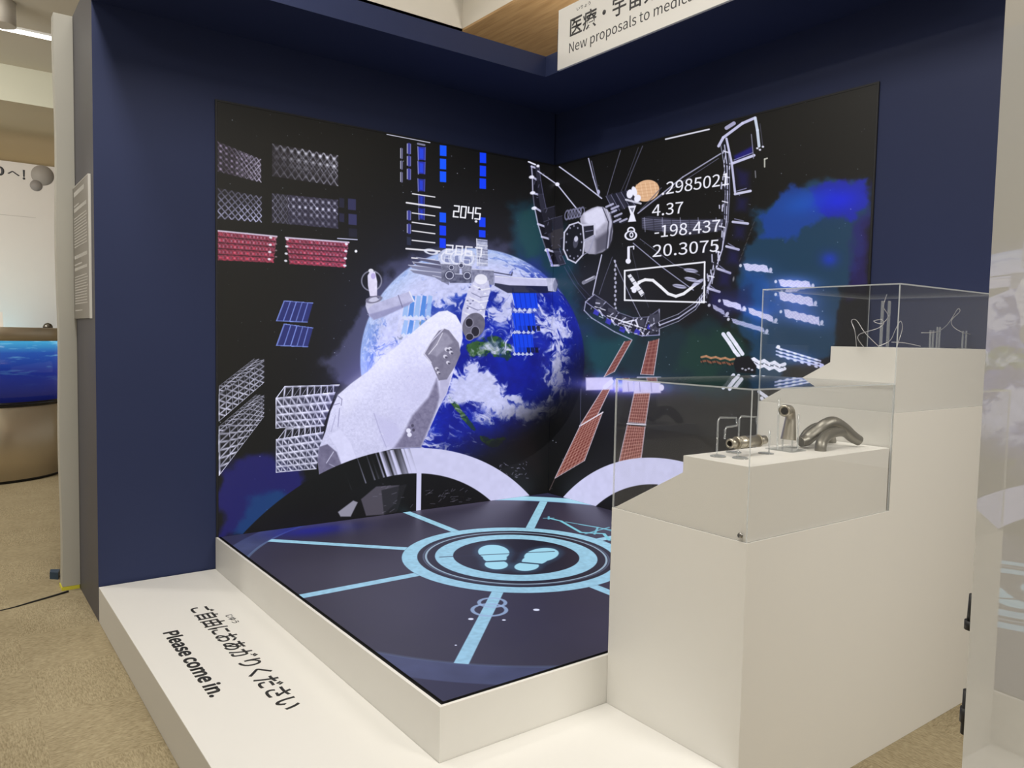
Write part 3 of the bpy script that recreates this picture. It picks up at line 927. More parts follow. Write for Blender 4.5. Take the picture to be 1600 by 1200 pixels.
# hatch
poly(z7([(678, 422), (700, 430), (748, 492), (758, 545), (735, 600), (690, 672), (650, 678), (612, 590), (575, 548), (608, 490), (650, 432)]), hull((124, 121, 146), 0.05), 1.0)
poly(z7([(672, 440), (690, 446), (722, 488), (700, 505), (640, 560), (600, 545), (625, 498), (655, 448)]), hull((150, 147, 172), 0.05), 2.0)
path(z7([(672, 424), (608, 492), (578, 545), (612, 588)]), 1.8, (214, 212, 240), 0.85)
path(z7([(668, 444), (640, 500), (600, 548)]), 1.2, (236, 234, 250), 0.8)
for a, b, r_ in ((690, 525, 4), (710, 540, 3.4), (682, 560, 3.6), (705, 520, 3), (696, 590, 3.4), (640, 620, 3.2), (648, 640, 2.8)):
    px, py = z7([(a, b)])[0]
    ell(px, py, r_, r_ * 0.8, (222, 220, 240), 30, 0.9); ell(px + 1.5, py + 1.2, r_ * 0.6, r_ * 0.5, (64, 62, 86), 0, 0.85)

# --- wheel shaped station
z8 = lambda p: q_(p, 800, 160, 3.0)
DRK = (20, 21, 34)


def ring_pts(cx, cy, rx, ry, ang, a0, a1, n=24):
    c, s = math.cos(R(ang)), math.sin(R(ang))
    out = []
    for k in range(n + 1):
        t = R(a0 + (a1 - a0) * k / n)
        u, v = rx * math.cos(t), ry * math.sin(t)
        out.append((cx + u * c - v * s, cy + u * s + v * c))
    return out


# left rim segment
poly(z8([(78, 278), (128, 300), (150, 420), (185, 590), (250, 760), (200, 772), (160, 700), (120, 560), (92, 420)]), (14, 14, 26), 1.0)
lf = [(92, 300), (96, 350), (98, 425), (106, 492), (122, 570), (140, 630), (160, 690), (186, 765)]
rt = [(128, 305), (135, 365), (146, 430), (165, 520), (185, 585), (205, 640), (226, 700), (250, 755)]
for k, (a, b) in enumerate(zip(lf, rt)):
    path(z8([a, ((a[0] + b[0]) / 2, (a[1] + b[1]) / 2 + 4)]), 3.2, LAV, 0.85)
    path(z8([((a[0] + b[0]) / 2, (a[1] + b[1]) / 2 + 4), b]), 1.5, (110, 110, 140), 0.7)
    if k:
        path(z8([lf[k - 1], a]), 2.0, LAV, 0.75 if k % 3 else 0.35)
        path(z8([rt[k - 1], b]), 1.4, (92, 92, 120), 0.8)
        m = lambda s_, e_, t: (s_[0] + (e_[0] - s_[0]) * t, s_[1] + (e_[1] - s_[1]) * t)
        poly(z8([m(lf[k - 1], rt[k - 1], .5), m(lf[k - 1], rt[k - 1], .95), m(a, b, .95), m(a, b, .5)]), (44, 44, 60) if k % 2 else (30, 30, 44), 0.8, 0.9)
path(z8([(78, 278), (110, 292)]), 2.4, WHT); ell(*z8([(122, 298)])[0], 2.6, 2.2, WHT)
for k, (a, b) in enumerate(((92, 350), (97, 424), (104, 496), (165, 692))):
    ell(*z8([(a, b)])[0], 4.2, 2.6, WHT, -10, 0.95)
path(z8([(165, 690), (190, 765)]), 3.0, (150, 150, 225), 0.9)
# dark boxes towards the hub
for a, b, c, d, col in ((180, 600, 240, 690, (52, 50, 58)), (150, 500, 200, 560, (30, 30, 42)), (185, 545, 235, 600, (36, 36, 50)), (225, 640, 262, 720, (28, 28, 40)), (150, 560, 185, 620, (24, 24, 36))):
    poly(z8([(a, b), (c, b - 14), (c + 6, d - 12), (a + 8, d)]), col, 0.8)
    path(z8([(a, b), (c, b - 14)]), 1.0, (96, 96, 122), 0.6)
# spokes
for pts, w, col, al in (([(122, 322), (212, 385), (320, 520)], 2.0, (206, 206, 238), .95), ([(222, 302), (330, 380), (420, 450)], 2.0, (206, 206, 238), .95), ([(358, 262), (380, 350), (405, 435)], 1.9, (190, 190, 225), .9),
                        ([(372, 275), (410, 440)], 1.1, (130, 130, 165), .8), ([(508, 225), (470, 350), (444, 440)], 1.3, (104, 104, 128), .8), ([(612, 205), (560, 330), (520, 440)], 1.6, (84, 84, 106), .8),
                        ([(592, 212), (545, 340), (505, 430)], 1.2, (84, 84, 106), .7), ([(978, 240), (800, 350), (590, 520)], 2.0, (176, 176, 206), .9), ([(968, 262), (780, 385), (600, 505)], 1.2, (120, 120, 150), .7),
                        ([(420, 715), (400, 800), (378, 900)], 1.9, (206, 206, 238), .9), ([(470, 725), (435, 820), (408, 900)], 1.1, (110, 110, 140), .7), ([(478, 740), (550, 900), (625, 1055)], 1.4, (150, 150, 180), .8),
                        ([(568, 660), (700, 770), (850, 880)], 1.7, (170, 170, 205), .85), ([(600, 640), (760, 760), (880, 810)], 1.2, (130, 130, 160), .7), ([(560, 690), (600, 850), (640, 960)], 1.0, (90, 90, 115), .6)):
    path(z8(pts), w, col, al)
ell(*z8([(212, 384)])[0], 3.4, 3.0, WHT); ell(*z8([(405, 420)])[0], 2.4, 3.6, (180, 180, 215))
for k in range(12):
    ell(*z8([(482 + (k % 2) * 4, 745 + k * 20)])[0], 1.8, 2.6, (196, 196, 224), 0, 0.85)
# dark trusses above the hub
for k in range(5):
    a = 440 + k * 24
    poly(z8([(a, 440 - k * 6), (a + 30, 425 - k * 6), (a + 70, 500 - k * 10), (a + 30, 520 - k * 8)]), (26, 27, 42) if k % 2 else (42, 42, 58), 0.8)
    path(z8([(a, 440 - k * 6), (a + 40, 515 - k * 8)]), 1.1, (140, 140, 172), 0.7)
for a, b in ((455, 490), (480, 500), (470, 520), (495, 535), (490, 560), (520, 560)):
    path(z8([(a - 14, b), (a + 18, b - 14)]), 3.2, (192, 192, 224), 0.85)
    path(z8([(a - 10, b + 8), (a + 20, b - 4)]), 1.4, (44, 46, 70), 0.8)
# hub
for k in range(6):
    px, py = z8([(258 + k * 14, 528 - k * 3)])[0]
    ell(px, py, 3.4, 7, (120, 120, 150), 10, 0.9, 0.6, 1.6)
poly(z8([(318, 545), (330, 524), (348, 510), (375, 495), (402, 488), (426, 490), (448, 503), (463, 530), (471, 565), (473, 605), (466, 648), (450, 682), (425, 702), (390, 712), (360, 711), (340, 700)]), hull((166, 164, 186), 0.05, (0.0, 0)), 1.2)
poly(z8([(335, 520), (400, 490), (430, 498), (440, 560), (395, 600), (340, 560)]), hull((214, 213, 238), 0.03), 3)
poly(z8([(390, 640), (465, 590), (468, 640), (448, 685), (392, 712)]), (82, 80, 98), 4, 0.9)
for k in range(3):
    path(z8([(425 + k * 18, 494 + k * 8), (452 + k * 10, 560), (440 + k * 8, 690 - k * 8)]), 1.6, (196, 196, 222) if k == 1 else (56, 56, 74), 0.85)
oc8 = [(245, 610), (270, 575), (310, 562), (330, 575), (338, 650), (332, 715), (298, 752), (262, 735), (242, 690)]
poly(z8(oc8), (20, 20, 30), 0.8)
path(z8(oc8 + oc8[:1]), 2.4, (206, 206, 230), 0.95)
path(z8([(330, 575), (388, 570), (388, 625), (338, 650)]), 2.2, (206, 206, 230), 0.9)
path(z8([(338, 650), (388, 625), (360, 700), (332, 715)]), 1.6, (150, 150, 178), 0.9)
poly(z8([(335, 582), (382, 576), (382, 620), (340, 642)]), (34, 34, 48), 0.8)
path(z8([(345, 605), (378, 600)]), 1.4, (150, 150, 180), 0.8)
ell(*z8([(298, 655)])[0], 4.0, 9.5, (70, 70, 88), 8); ell(*z8([(300, 640)])[0], 3, 4.5, (196, 196, 220), 8)
for k in range(12):
    a = R(k * 30)
    ell(*z8([(290 + 36 * math.cos(a), 655 + 76 * math.sin(a))])[0], 1.2, 1.6, (168, 168, 196), 0, 0.8)
# right tech cylinder
poly(z8([(605, 540), (640, 532), (800, 548), (1000, 545), (1000, 600), (820, 625), (650, 602), (608, 590)]), (48, 48, 64), 1.4, 0.9)
for k in range(7):
    path(z8([(612, 545 + k * 8), (700, 552 + k * 8), (830, 556 + k * 8), (990, 552 + k * 7)]), 1.1, (150, 150, 184), 0.75 - 0.06 * k)
for k in range(9):
    path(z8([(620 + k * 42, 540), (624 + k * 42, 606)]), 1.4, (30, 30, 44) if k % 2 else (170, 170, 200), 0.6)
# rim along the bottom and the right
bt = [(345, 935), (400, 975), (470, 1030), (540, 1070), (610, 1095), (690, 1090)]
up = [(385, 900), (440, 935), (500, 985), (570, 1010), (640, 1005), (690, 970)]
poly(z8(up + bt[::-1]), (26, 26, 40), 1.0)
for k, (a, b) in enumerate(zip(up, bt)):
    path(z8([a, b]), 2.0, (176, 176, 208), 0.8)
    if k:
        path(z8([up[k - 1], a]), 1.5, (120, 120, 150), 0.8)
        path(z8([bt[k - 1], b]), 1.6, (150, 150, 196), 0.9)
        mx, my = (a[0] + up[k - 1][0]) / 2, (a[1] + up[k - 1][1]) / 2
        poly(z8([(mx - 20, my + 2), (mx + 18, my + 10), (mx + 14, my + 44), (mx - 22, my + 34)]), (60, 60, 76), 0.8, 0.9)
        poly(z8([(mx - 26, my + 52), (mx - 2, my + 62), (mx - 10, my + 84), (mx - 34, my + 72)]), (56, 54, 190), 0.8, 0.9)
        path(z8([(mx - 4, my + 56), (mx + 12, my + 82)]), 2.6, (222, 222, 246), 0.95)
        path(z8([(mx - 24, my + 40), (mx + 24, my + 56)]), 1.8, (226, 226, 246), 0.85)
poly(z8([(640, 1010), (690, 985), (696, 1060), (650, 1085)]), (58, 58, 74), 0.8); path(z8([(500, 1020), (590, 1050), (580, 1020), (500, 1035)]), 2.4, WHT, 0.9)
path(z8([(345, 935), (338, 975), (372, 1010), (480, 1075), (560, 1112)]), 1.8, (176, 176, 214), 0.8)
path(z8([(690, 1045), (780, 1010), (860, 955), (915, 880), (955, 780), (985, 690), (1004, 560), (1010, 430), (1008, 300), (990, 190)]), 10, (16, 17, 28), 0.9)
for off, w, al in ((0, 2.0, .9), (16, 1.2, .7), (-18, 1.3, .7)):
    path(z8([(690, 1045 + off), (780, 1010 + off), (860, 955 + off), (915, 880 + off * 0.7), (955, 780), (985, 690), (1004 + off * .5, 560), (1010 + off * .6, 430), (1008 + off * .7, 300), (996 + off, 200)]), w, (190, 190, 220), al)
for k in range(60):
    t = _rng.uniform(0, 1)
    a = (1004 - 110 * t ** 2.2, 220 + 700 * t)
    o_ = _rng.uniform(-20, 22)
    path(z8([(a[0] + o_, a[1]), (a[0] + o_ + _rng.uniform(-5, 2), a[1] + _rng.uniform(10, 34))]), _rng.uniform(1.2, 3.0), (206, 206, 234) if k % 3 else (22, 22, 34), 0.85)
for k in range(60):
    a = (_rng.uniform(90, 235), _rng.uniform(310, 760))
    if 90 + (a[1] - 300) * 0.2 < a[0] < 130 + (a[1] - 300) * 0.26:
        path(z8([a, (a[0] + _rng.uniform(-12, 14), a[1] + _rng.uniform(-16, 20))]), 1.2, (96, 96, 122), 0.7)
for k in range(50):
    a = (_rng.uniform(360, 690), 0)
    t = (a[0] - 360) / 330
    y = 930 + 110 * math.sin(t * 1.9) + _rng.uniform(-30, 50)
    path(z8([(a[0], y), (a[0] + _rng.uniform(-22, 22), y + _rng.uniform(-8, 16))]), _rng.uniform(1.0, 2.2), (210, 210, 238) if k % 2 else (24, 24, 40), 0.8)
for k in range(13):
    t = k / 12
    a = (1004 - 110 * t ** 2.2, 230 + 700 * t)
    path(z8([(a[0] - 8, a[1]), (a[0] + 16, a[1] + 6)]), 2.2, (30, 30, 44) if k % 2 else WHT, 0.85)
for k in range(9):
    a = R(100 + k * 7)
    path(z8([(560 + 330 * math.cos(a) * 1.0 - 20, 640 + 400 * math.sin(a)), (560 + 350 * math.cos(a) - 20, 640 + 425 * math.sin(a))]), 1.0, (60, 60, 84), 0.5)
path(z8([(245, 770), (290, 850), (345, 920)]), 1.3, (74, 76, 110), 0.7); path(z8([(262, 765), (310, 850), (372, 915)]), 1.0, (74, 76, 110), 0.6)
# big frame, upper right
path(z8([(968, 205), (990, 165), (1080, 98), (1140, 72)]), 4.4, (202, 202, 236), 0.95)
path(z8([(1005, 120), (1040, 98)]), 6.0, (180, 178, 215), 0.9)
path(z8([(1005, 170), (1030, 285), (1045, 420)]), 3.6, (202, 202, 236), 0.95)
poly(z8([(1030, 175), (1120, 128), (1128, 235), (1045, 275)]), (10, 10, 14), 0.8)
poly(z8([(1040, 250), (1126, 205), (1128, 238), (1046, 272)]), (26, 22, 130), 3, 0.8)
path(z8([(1035, 285), (1135, 248)]), 4.2, (206, 206, 240), 0.95); path(z8([(1040, 270), (1128, 236)]), 1.3, (170, 170, 215), 0.8)
path(z8([(1122, 150), (1132, 262)]), 1.6, (150, 150, 176), 0.8)
path(z8([(1140, 75), (1150, 130), (1158, 205)]), 4.6, (206, 216, 236), 0.95); path(z8([(1162, 100), (1176, 210)]), 1.2, (96, 96, 118), 0.7)
for a, b in ((1162, 222), (1176, 208), (1150, 215)):
    ell(*z8([(a, b)])[0], 2.0, 1.6, WHT, 0, 0.9)
path(z8([(1184, 302), (1184, 266), (1196, 262)]), 2.4, (200, 200, 190), 0.9); path(z8([(1140, 322), (1142, 352)]), 2.0, (150, 150, 160), 0.7)
poly(z8([(1050, 310), (1110, 330), (1110, 400), (1060, 400)]), (26, 22, 110), 8, 0.5)
for pts in ([(1045, 430), (1118, 415)], [(1035, 560), (1105, 568)], [(1005, 675), (1062, 690)], [(965, 780), (1022, 800)], [(920, 872), (972, 888)]):
    path(z8(pts), 4.0, (212, 212, 240), 0.95)
    path(z8([(p[0] + 8, p[1] - 14) for p in pts[:1]] + [(pts[1][0] - 20, pts[1][1] - 12)]), 1.6, (150, 150, 190), 0.8)
    (a, b) = pts[0]
    poly(z8([(a + 10, b + 14), (a + 60, b + 20), (a + 52, b + 80), (a + 4, b + 76)]), (26, 24, 96), 8, 0.55)
for k in range(8):
    a = (1136 - k * 9, 560 + k * 24)
    path(z8([a, (a[0] - 8, a[1] + 16)]), 1.4, (84, 80, 84), 0.6)
path(z8([(335, 845), (385, 820)]), 6.0, (150, 150, 172), 0.8); path(z8([(345, 835), (380, 818)]), 1.4, (220, 220, 240), 0.8)
# tan globe
ell(1010, 298, 20.5, 16.5, (222, 178, 140), -20)
for k in range(5):
    path([(994 + k * 7, 288 - k), (998 + k * 7, 310 - k)], 1.0, (250, 216, 180), 0.6)
    path([(992, 290 + k * 5), (1028, 286 + k * 5)], 0.9, (180, 132, 96), 0.45)
path(z8([(600, 505), (640, 465), (700, 400)]), 1.6, (90, 90, 110), 0.7)

# --- white read-outs of the right wall
glyphs('.2985021', (1034, 304.5), (1138.5, 288.5), 19.0, 1.0, (240, 240, 252))
glyphs('4.37', (1018.5, 338.0), (1066.5, 332.8), 18.0, 0.8, (240, 240, 252))
glyphs('-198.437', (1022.5, 371.5), (1124.5, 361.2), 18.5, 0.7, (240, 240, 252))
glyphs('20.3075', (1019.5, 401.6), (1122.5, 392.6), 18.7, 0.6, (240, 240, 252))
ell(984, 303, 5, 7, WHT, 10); ell(991, 299, 4, 8, WHT, -15); ell(996, 310, 5, 6, WHT, 30); path([(978, 312), (1001, 318)], 3.2, WHT, 0.8)
poly([(981, 322), (994, 321), (990, 333), (994, 346), (981, 347), (985, 335)], WHT, 0.8); poly([(984, 325), (991, 324.5), (988, 332)], (90, 92, 110), 0.6, 0.8)
ell(985.5, 368, 8.5, 6.5, WHT, -5, 1, 0.6, 2.4); ell(986, 360, 5, 4.5, WHT, 0, 1, 0.6, 2.4); ell(986, 366.5, 6.2, 4.6, (30, 32, 44)); ell(986.5, 367, 2.4, 3.4, WHT, 0, 1, 0.5, 1.6)
path([(982, 387), (982, 405)], 4.2, WHT); ell(981.5, 408, 4.2, 4.2, WHT); path([(982, 386), (990, 385), (990, 389)], 2.2, WHT, 0.9)
path([(976, 423), (1101, 409.5), (1100, 472.5), (976, 469), (976, 423)], 2.6, (240, 240, 250))
path([(998, 441), (1008, 437), (1020, 438), (1032, 448), (1044, 459), (1056, 463), (1068, 459), (1080, 450), (1092, 440)], 4.6, (238, 238, 246))
poly(z8([(540, 812), (556, 804), (622, 896), (606, 912)]), (228, 228, 240)); path(z8([(560, 872), (598, 846)]), 3.4, (238, 238, 250)); ell(*z8([(572, 880)])[0], 4, 4.5, WHT)
for k in range(5):
    if k != 2:
        path(z8([(545 + k * 15, 828 + k * 19), (562 + k * 15, 818 + k * 19)]), 1.0, (40, 42, 58), 0.9)
for a, b, an in ((838, 788, 8), (840, 830, 14), (785, 862, 10), (870, 845, -30)):
    px, py = z8([(a, b)])[0]
    ell(px, py, 11, 3.2, (190, 190, 222), an, 0.9)
    path([(px - 8, py - 1), (px + 9, py + 1)], 1.0, (60, 60, 84), 0.7)
path([(1040, 217.5), (1108, 202)], 2.4, (220, 220, 235))
ell(1146, 436, 1.4, 4, (180, 180, 190), 10, 0.6)

# --- glowing modules beyond the wheel
for a, b, c, d, w, g in ((1161, 416, 1198, 419, 10, .3), (1216, 441, 1264, 444, 10, .8), (1216, 461, 1268, 471, 13, .8), (1224, 488, 1278, 501, 12, .7), (1128, 471, 1156, 479, 9, .3), (1168, 484, 1206, 498, 9, .5),
                         (1112, 478, 1130, 488, 7, .2), (1142, 500, 1192, 515, 7, .15)):
    ang = math.degrees(math.atan2(d - b, c - a))
    glow((a + c) / 2, (b + d) / 2, (c - a) * 0.75, w * 1.2, (110, 110, 235), 0.55 * g, ang)
    dim = 0.95 if w > 8 else 0.6
    ln = math.hypot(c - a, d - b)
    ux, uy = (c - a) / ln, (d - b) / ln
    hx, hy = -uy * w * 0.52, ux * w * 0.52
    n = max(4, int(ln / 6))
    top = [(a + (c - a) * k / n + hx * -(1.0 if k % 2 else 0.72), b + (d - b) * k / n + hy * -(1.0 if k % 2 else 0.72)) for k in range(n + 1)]
    bot = [(a + 4 + (c - a) * k / n + hx * (1.0 if k % 2 else 0.72), b + 2 + (d - b) * k / n + hy * (1.0 if k % 2 else 0.72)) for k in range(n + 1)]
    poly(top + bot[::-1], (216, 216, 250), 0.9, dim)
    lattice([top[0], top[-1], bot[-1], bot[0]], n, 2, 'cross', (180, 180, 232), None, None, 3, 0.24)
    ell(c + 6, d + 3, 2.6, 4, (206, 206, 236), ang, 0.85); ell(a - 4, b - 1, 2.2, 2.6, WHT, ang, 0.8)
    path([(c + 1, d + 6), (c + 9, d + 7)], 1.6, (200, 200, 230), 0.7)
for k in range(3):
    path([(1213, 543 + k * 5.5), (1282, 564 + k * 5.5 - k * 1.5)], 2.6, (206, 208, 238), 0.85)
    for j in range(6):
        ell(1220 + j * 11, 546 + k * 5.5 + j * 3.2, 3.2, 1.6, WHT, 18, 0.8)
ell(1216, 542, 3, 3, WHT); ell(1284, 572, 4, 4, (190, 190, 226)); glow(1248, 560, 36, 12, (60, 70, 170), 0.35, 18)
# cross shaped craft
for pts in ([(1130, 522), (1140, 536), (1148, 549), (1154, 556)], [(1138, 521), (1150, 538), (1160, 553)]):
    path(pts, 6.0, WHT, 0.95)
for y0 in (0, 7):
    path([(1170 + k * 8.0, 562 + y0 + k * 1.3 + (-2.2 if k % 2 else 2.0)) for k in range(8)], 5.6, WHT, 0.95)
    path([(1096 + k * 7.4, 557 + y0 + k * 0.7 + (-1.2 if k % 2 else 1.0)) for k in range(8)], 3.4, (186, 132, 98) if y0 == 0 else (128, 78, 58), 0.9)
for k in range(8):
    path([(1095 + k * 7.6, 560 + k), (1099 + k * 7.6, 569 + k * 0.5)], 1.2, (24, 16, 14), 0.85)
    path([(1172 + k * 8, 565 + k * 1.3), (1176 + k * 8, 567 + k * 1.3)], 1.2, (40, 44, 64), 0.8)
poly([(1150, 558), (1170, 556), (1182, 572), (1180, 584), (1150, 582), (1146, 568)], (14, 15, 20), 1.0)
for k in range(4):
    ell(1160 + k * 5, 576 + (k % 2) * 2, 2.0, 1.5, (210, 210, 230), 0, 0.8)
for pts in ([(1146, 586), (1138, 596), (1130, 606)], [(1154, 587), (1146, 598), (1140, 608)], [(1186, 612), (1200, 622)], [(1190, 622), (1194, 628)]):
    path(pts, 5.5, WHT, 0.9)

# --- brown solar wings and glowing module near the corner
zs_ = lambda p: q_(p, 840, 500, 3.3333)
glow(975, 604, 70, 15, (120, 116, 250), 0.75, 3)
glow(970, 603, 52, 8, (150, 150, 255), 0.6, 3)
for quad_, nu, nv, dim in (([(452, 112), (492, 104), (400, 268), (346, 296)], 3, 9, .55), ([(345, 350), (388, 335), (300, 520), (218, 552)], 6, 12, .9), ([(222, 548), (338, 480), (244, 732), (90, 824)], 7, 15, 1),
                           ([(578, 112), (632, 98), (604, 286), (536, 282)], 3, 9, .6), ([(505, 368), (588, 362), (562, 540), (470, 532)], 8, 11, 1), ([(466, 548), (560, 556), (540, 716), (420, 752)], 9, 11, 1)):
    poly(zs_(quad_), (118, 58, 52), 0.8, 0.95)
    lattice(zs_(quad_), nu, nv, 'grid', (226, 184, 172), lambda u, v, d_=dim: d_ * 0.8, None, 13, 0.13)
    Q = zs_(quad_)
    path([Q[0], Q[3]], 1.3, (206, 196, 214), 0.85); path([Q[1], Q[2]], 1.3, (206, 196, 214), 0.85); path([Q[3], Q[2]], 1.3, (206, 196, 214), 0.7)
path(zs_([(220, 552), (340, 480)]), 1.8, (226, 220, 235)); path(zs_([(466, 540), (562, 546)]), 2.2, (226, 220, 235))
for a, b, c in ((250, 390, 300), (400, 420, 310), (440, 500, 310), (500, 640, 318)):
    poly(zs_([(a, c), (b, c - 2), (b + 2, c + 62), (a + 2, c + 66)]), hull((212, 206, 252), 0.03), 1.6, 0.95)
for a in (470, 530, 590):
    path(zs_([(a, 325), (a + 4, 372)]), 1.4, (150, 144, 205), 0.7)
ell(*zs_([(645, 352)])[0], 4, 5, (220, 216, 250)); path(zs_([(520, 300), (640, 300)]), 2.6, (226, 222, 250), 0.8)
path(zs_([(385, 320), (350, 350)]), 7, (222, 220, 255), 0.9); path(zs_([(90, 824), (62, 885)]), 1.4, (120, 100, 100), 0.6)
path(zs_([(225, 360), (222, 560)]), 1.2, (110, 112, 150), 0.5)

# --- wreckage low in the dark and the window arches (built in wall metres)
for k in range(26):
    px, py = 780 + _rng.uniform(0, 46), 722 + _rng.uniform(0, 26)
    path([(px, py), (px + _rng.uniform(-4, 5), py + _rng.uniform(-3, 4))], 1.2, (150, 148, 176), 0.5)
WY = np.concatenate([(-2.5 + 2.5 * _ga).ravel(), (SW * _ga - 2.5).ravel()])       # metres from the wing's middle line
WZ = np.concatenate([(SW * _gb).ravel(), (SW * _gb).ravel()])
half = NP * NP
WM = np.concatenate([WY[:half] + 1.27, WY[half:] + 2.5 - 1.27])
ro = np.hypot(WM, WZ + 1.13); ri = np.hypot(WM, WZ + 0.858)
ins = sstep(1.125, 1.115, ri)
aa = np.flatnonzero((WZ < 0.5))
put(aa, ins[aa] * 0.97, (9, 9, 13))
# dim craft seen below the arch
for pts, col in (([(515, 850), (590, 700), (700, 690), (730, 760), (640, 800)], (26, 26, 34)),):
    pass
z75 = lambda p: q_(p, 340, 680, 2.5)
for pts, col, al in (([(560, 250), (620, 200), (710, 195), (700, 260), (650, 310), (580, 315)], (82, 78, 92), .9), ([(470, 300), (530, 255), (548, 262), (520, 318), (480, 318)], (186, 184, 206), .75),
                     ([(640, 215), (740, 190), (700, 300), (650, 310)], (30, 30, 36), .8)):
    poly(z75(pts), col, 1.2, al)
for k in range(40):
    a, b = _rng.uniform(560, 760) if k < 14 else _rng.uniform(800, 980), _rng.uniform(190, 310) if k < 14 else _rng.uniform(215, 270)
    px, py = z75([(a, b)])[0]
    path([(px, py), (px + _rng.uniform(2, 8), py - _rng.uniform(-1, 5))], 1.0, (120, 116, 134), 0.5)
band = np.flatnonzero((ro < 1.575) & (ri > 1.115) & (WZ < 0.5))
a = sstep(1.572, 1.566, ro[band]) * sstep(1.118, 1.126, ri[band])
th = WM[band]
streak = vnoise(th * 70 + (WZ[band]) * 26, th * 0 + 3, 4)
fade = np.where(band < half, sstep(-0.32, 0.0, th + (streak - 0.5) * 0.34), 1.0)
lavc = np.array((206, 206, 242)) / 255 * (0.96 + 0.04 * vnoise(th * 30, WZ[band] * 30, 6))[:, None]
put(band, a, np.array((7, 7, 9)) / 255 * (1 - fade[:, None]) + lavc * fade[:, None])
for lo in (0, half):
    b = np.flatnonzero((np.abs(WM[lo:lo + half] - (0.115 if lo == 0 else -0.115)) < 0.022) & (WZ[lo:lo + half] < 0.275)) + lo
    put(b, sstep(1.14, 1.12, ri[b]) * sstep(0.021, 0.017, np.abs(WM[b] - (0.115 if lo == 0 else -0.115))), (204, 204, 238))

# --- floor picture in floor metres
FX, FY = 2.5 * _ga.ravel(), -2.5 + 2.5 * _gb.ravel()
FPIC = np.zeros((FX.size, 3), np.float32)
FPIC[:] = np.array((47, 44, 62)) / 255
FPIC *= (0.93 + 0.14 * fbm(FX * 3, FY * 3, 3, 60))[:, None]


def fput(a, col):
    c = np.asarray(col, np.float32)
    c = c / 255 if c.max() > 1.5 else c
    a = np.clip(a, 0, 1)[:, None]
    FPIC[:] = FPIC * (1 - a) + a * c


fr = np.hypot(FX - 1.25, FY + 1.25)
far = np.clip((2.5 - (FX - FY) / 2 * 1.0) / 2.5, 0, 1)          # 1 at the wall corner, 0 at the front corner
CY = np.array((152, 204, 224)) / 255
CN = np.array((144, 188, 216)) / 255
cyan = far[:, None] * CY + (1 - far[:, None]) * CN  # LED brightness loss with viewing angle painted into the colour
grain = (0.95 + 0.1 * vnoise(FX * 60, FY * 60, 5))[:, None]
# outside the big circle: band painted dimmer and violet towards the front, then dark
corner = sstep(1.448, 1.456, fr)
near_c = np.array((60, 66, 100)) / 255
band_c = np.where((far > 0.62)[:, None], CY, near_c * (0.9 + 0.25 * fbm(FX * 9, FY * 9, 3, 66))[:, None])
fput(corner, band_c)
fput(sstep(1.60, 1.61, fr), (40, 40, 66))
fput(sstep(0.012, 0.006, np.abs(fr - 1.449)) * (0.2 + 0.8 * far), (104, 130, 170))
# deep blue reflection at the left wall end of the floor picture
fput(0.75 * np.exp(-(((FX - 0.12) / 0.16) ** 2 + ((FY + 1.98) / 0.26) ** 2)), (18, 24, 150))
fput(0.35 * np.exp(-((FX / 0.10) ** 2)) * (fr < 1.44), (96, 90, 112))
ang = np.arctan2(FY + 1.25, FX - 1.25)
for k in range(8):
    d = np.abs((FX - 1.25) * math.sin(R(k * 45)) - (FY + 1.25) * math.cos(R(k * 45)))
    ahead = (FX - 1.25) * math.cos(R(k * 45)) + (FY + 1.25) * math.sin(R(k * 45))
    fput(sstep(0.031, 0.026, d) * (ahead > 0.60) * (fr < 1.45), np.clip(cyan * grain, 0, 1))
fput(sstep(0.632, 0.627, fr), (24, 23, 36))
for r0, r1 in ((0.548, 0.632), (0.352, 0.452)):
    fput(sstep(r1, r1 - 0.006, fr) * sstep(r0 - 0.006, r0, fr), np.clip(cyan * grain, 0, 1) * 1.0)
fput(0.8 * sstep(0.008, 0.004, np.abs(fr - 0.498)), (176, 206, 226))
fput(0.5 * sstep(0.006, 0.003, np.abs(fr - 0.512)), (120, 140, 170))
# footprints
for cx, cy, an in ((1.19, -1.355, 148), (1.355, -1.185, 122)):
    c, s = math.cos(R(an)), math.sin(R(an))
    a, b = (FX - cx) * c + (FY - cy) * s, -(FX - cx) * s + (FY - cy) * c
    toe = np.hypot((a - 0.075) / 0.150, b / 0.088) - 1
    heel = np.hypot((a + 0.165) / 0.085, b / 0.062) - 1
    ball = np.hypot((a + 0.035) / 0.105, b / 0.066) - 1
    shape = np.minimum(np.minimum(toe * 0.09, heel * 0.062), ball * 0.066)
    gap = sstep(0.008, 0.014, np.abs(a + 0.105 + b * 0.15))
    fput(0.5 * sstep(0.05, 0.0, shape), (60, 96, 124))
    fput(sstep(0.004, -0.004, shape) * gap, np.clip(CY * 1.04, 0, 1))


def fseg(p, q, w, col, al=1.0):
    ex_, ey_ = q[0] - p[0], q[1] - p[1]
    t = np.clip(((FX - p[0]) * ex_ + (FY - p[1]) * ey_) / (ex_ * ex_ + ey_ * ey_), 0, 1)
    fput(al * sstep(w / 2 + 0.003, w / 2 - 0.002, np.hypot(FX - p[0] - ex_ * t, FY - p[1] - ey_ * t)), col)


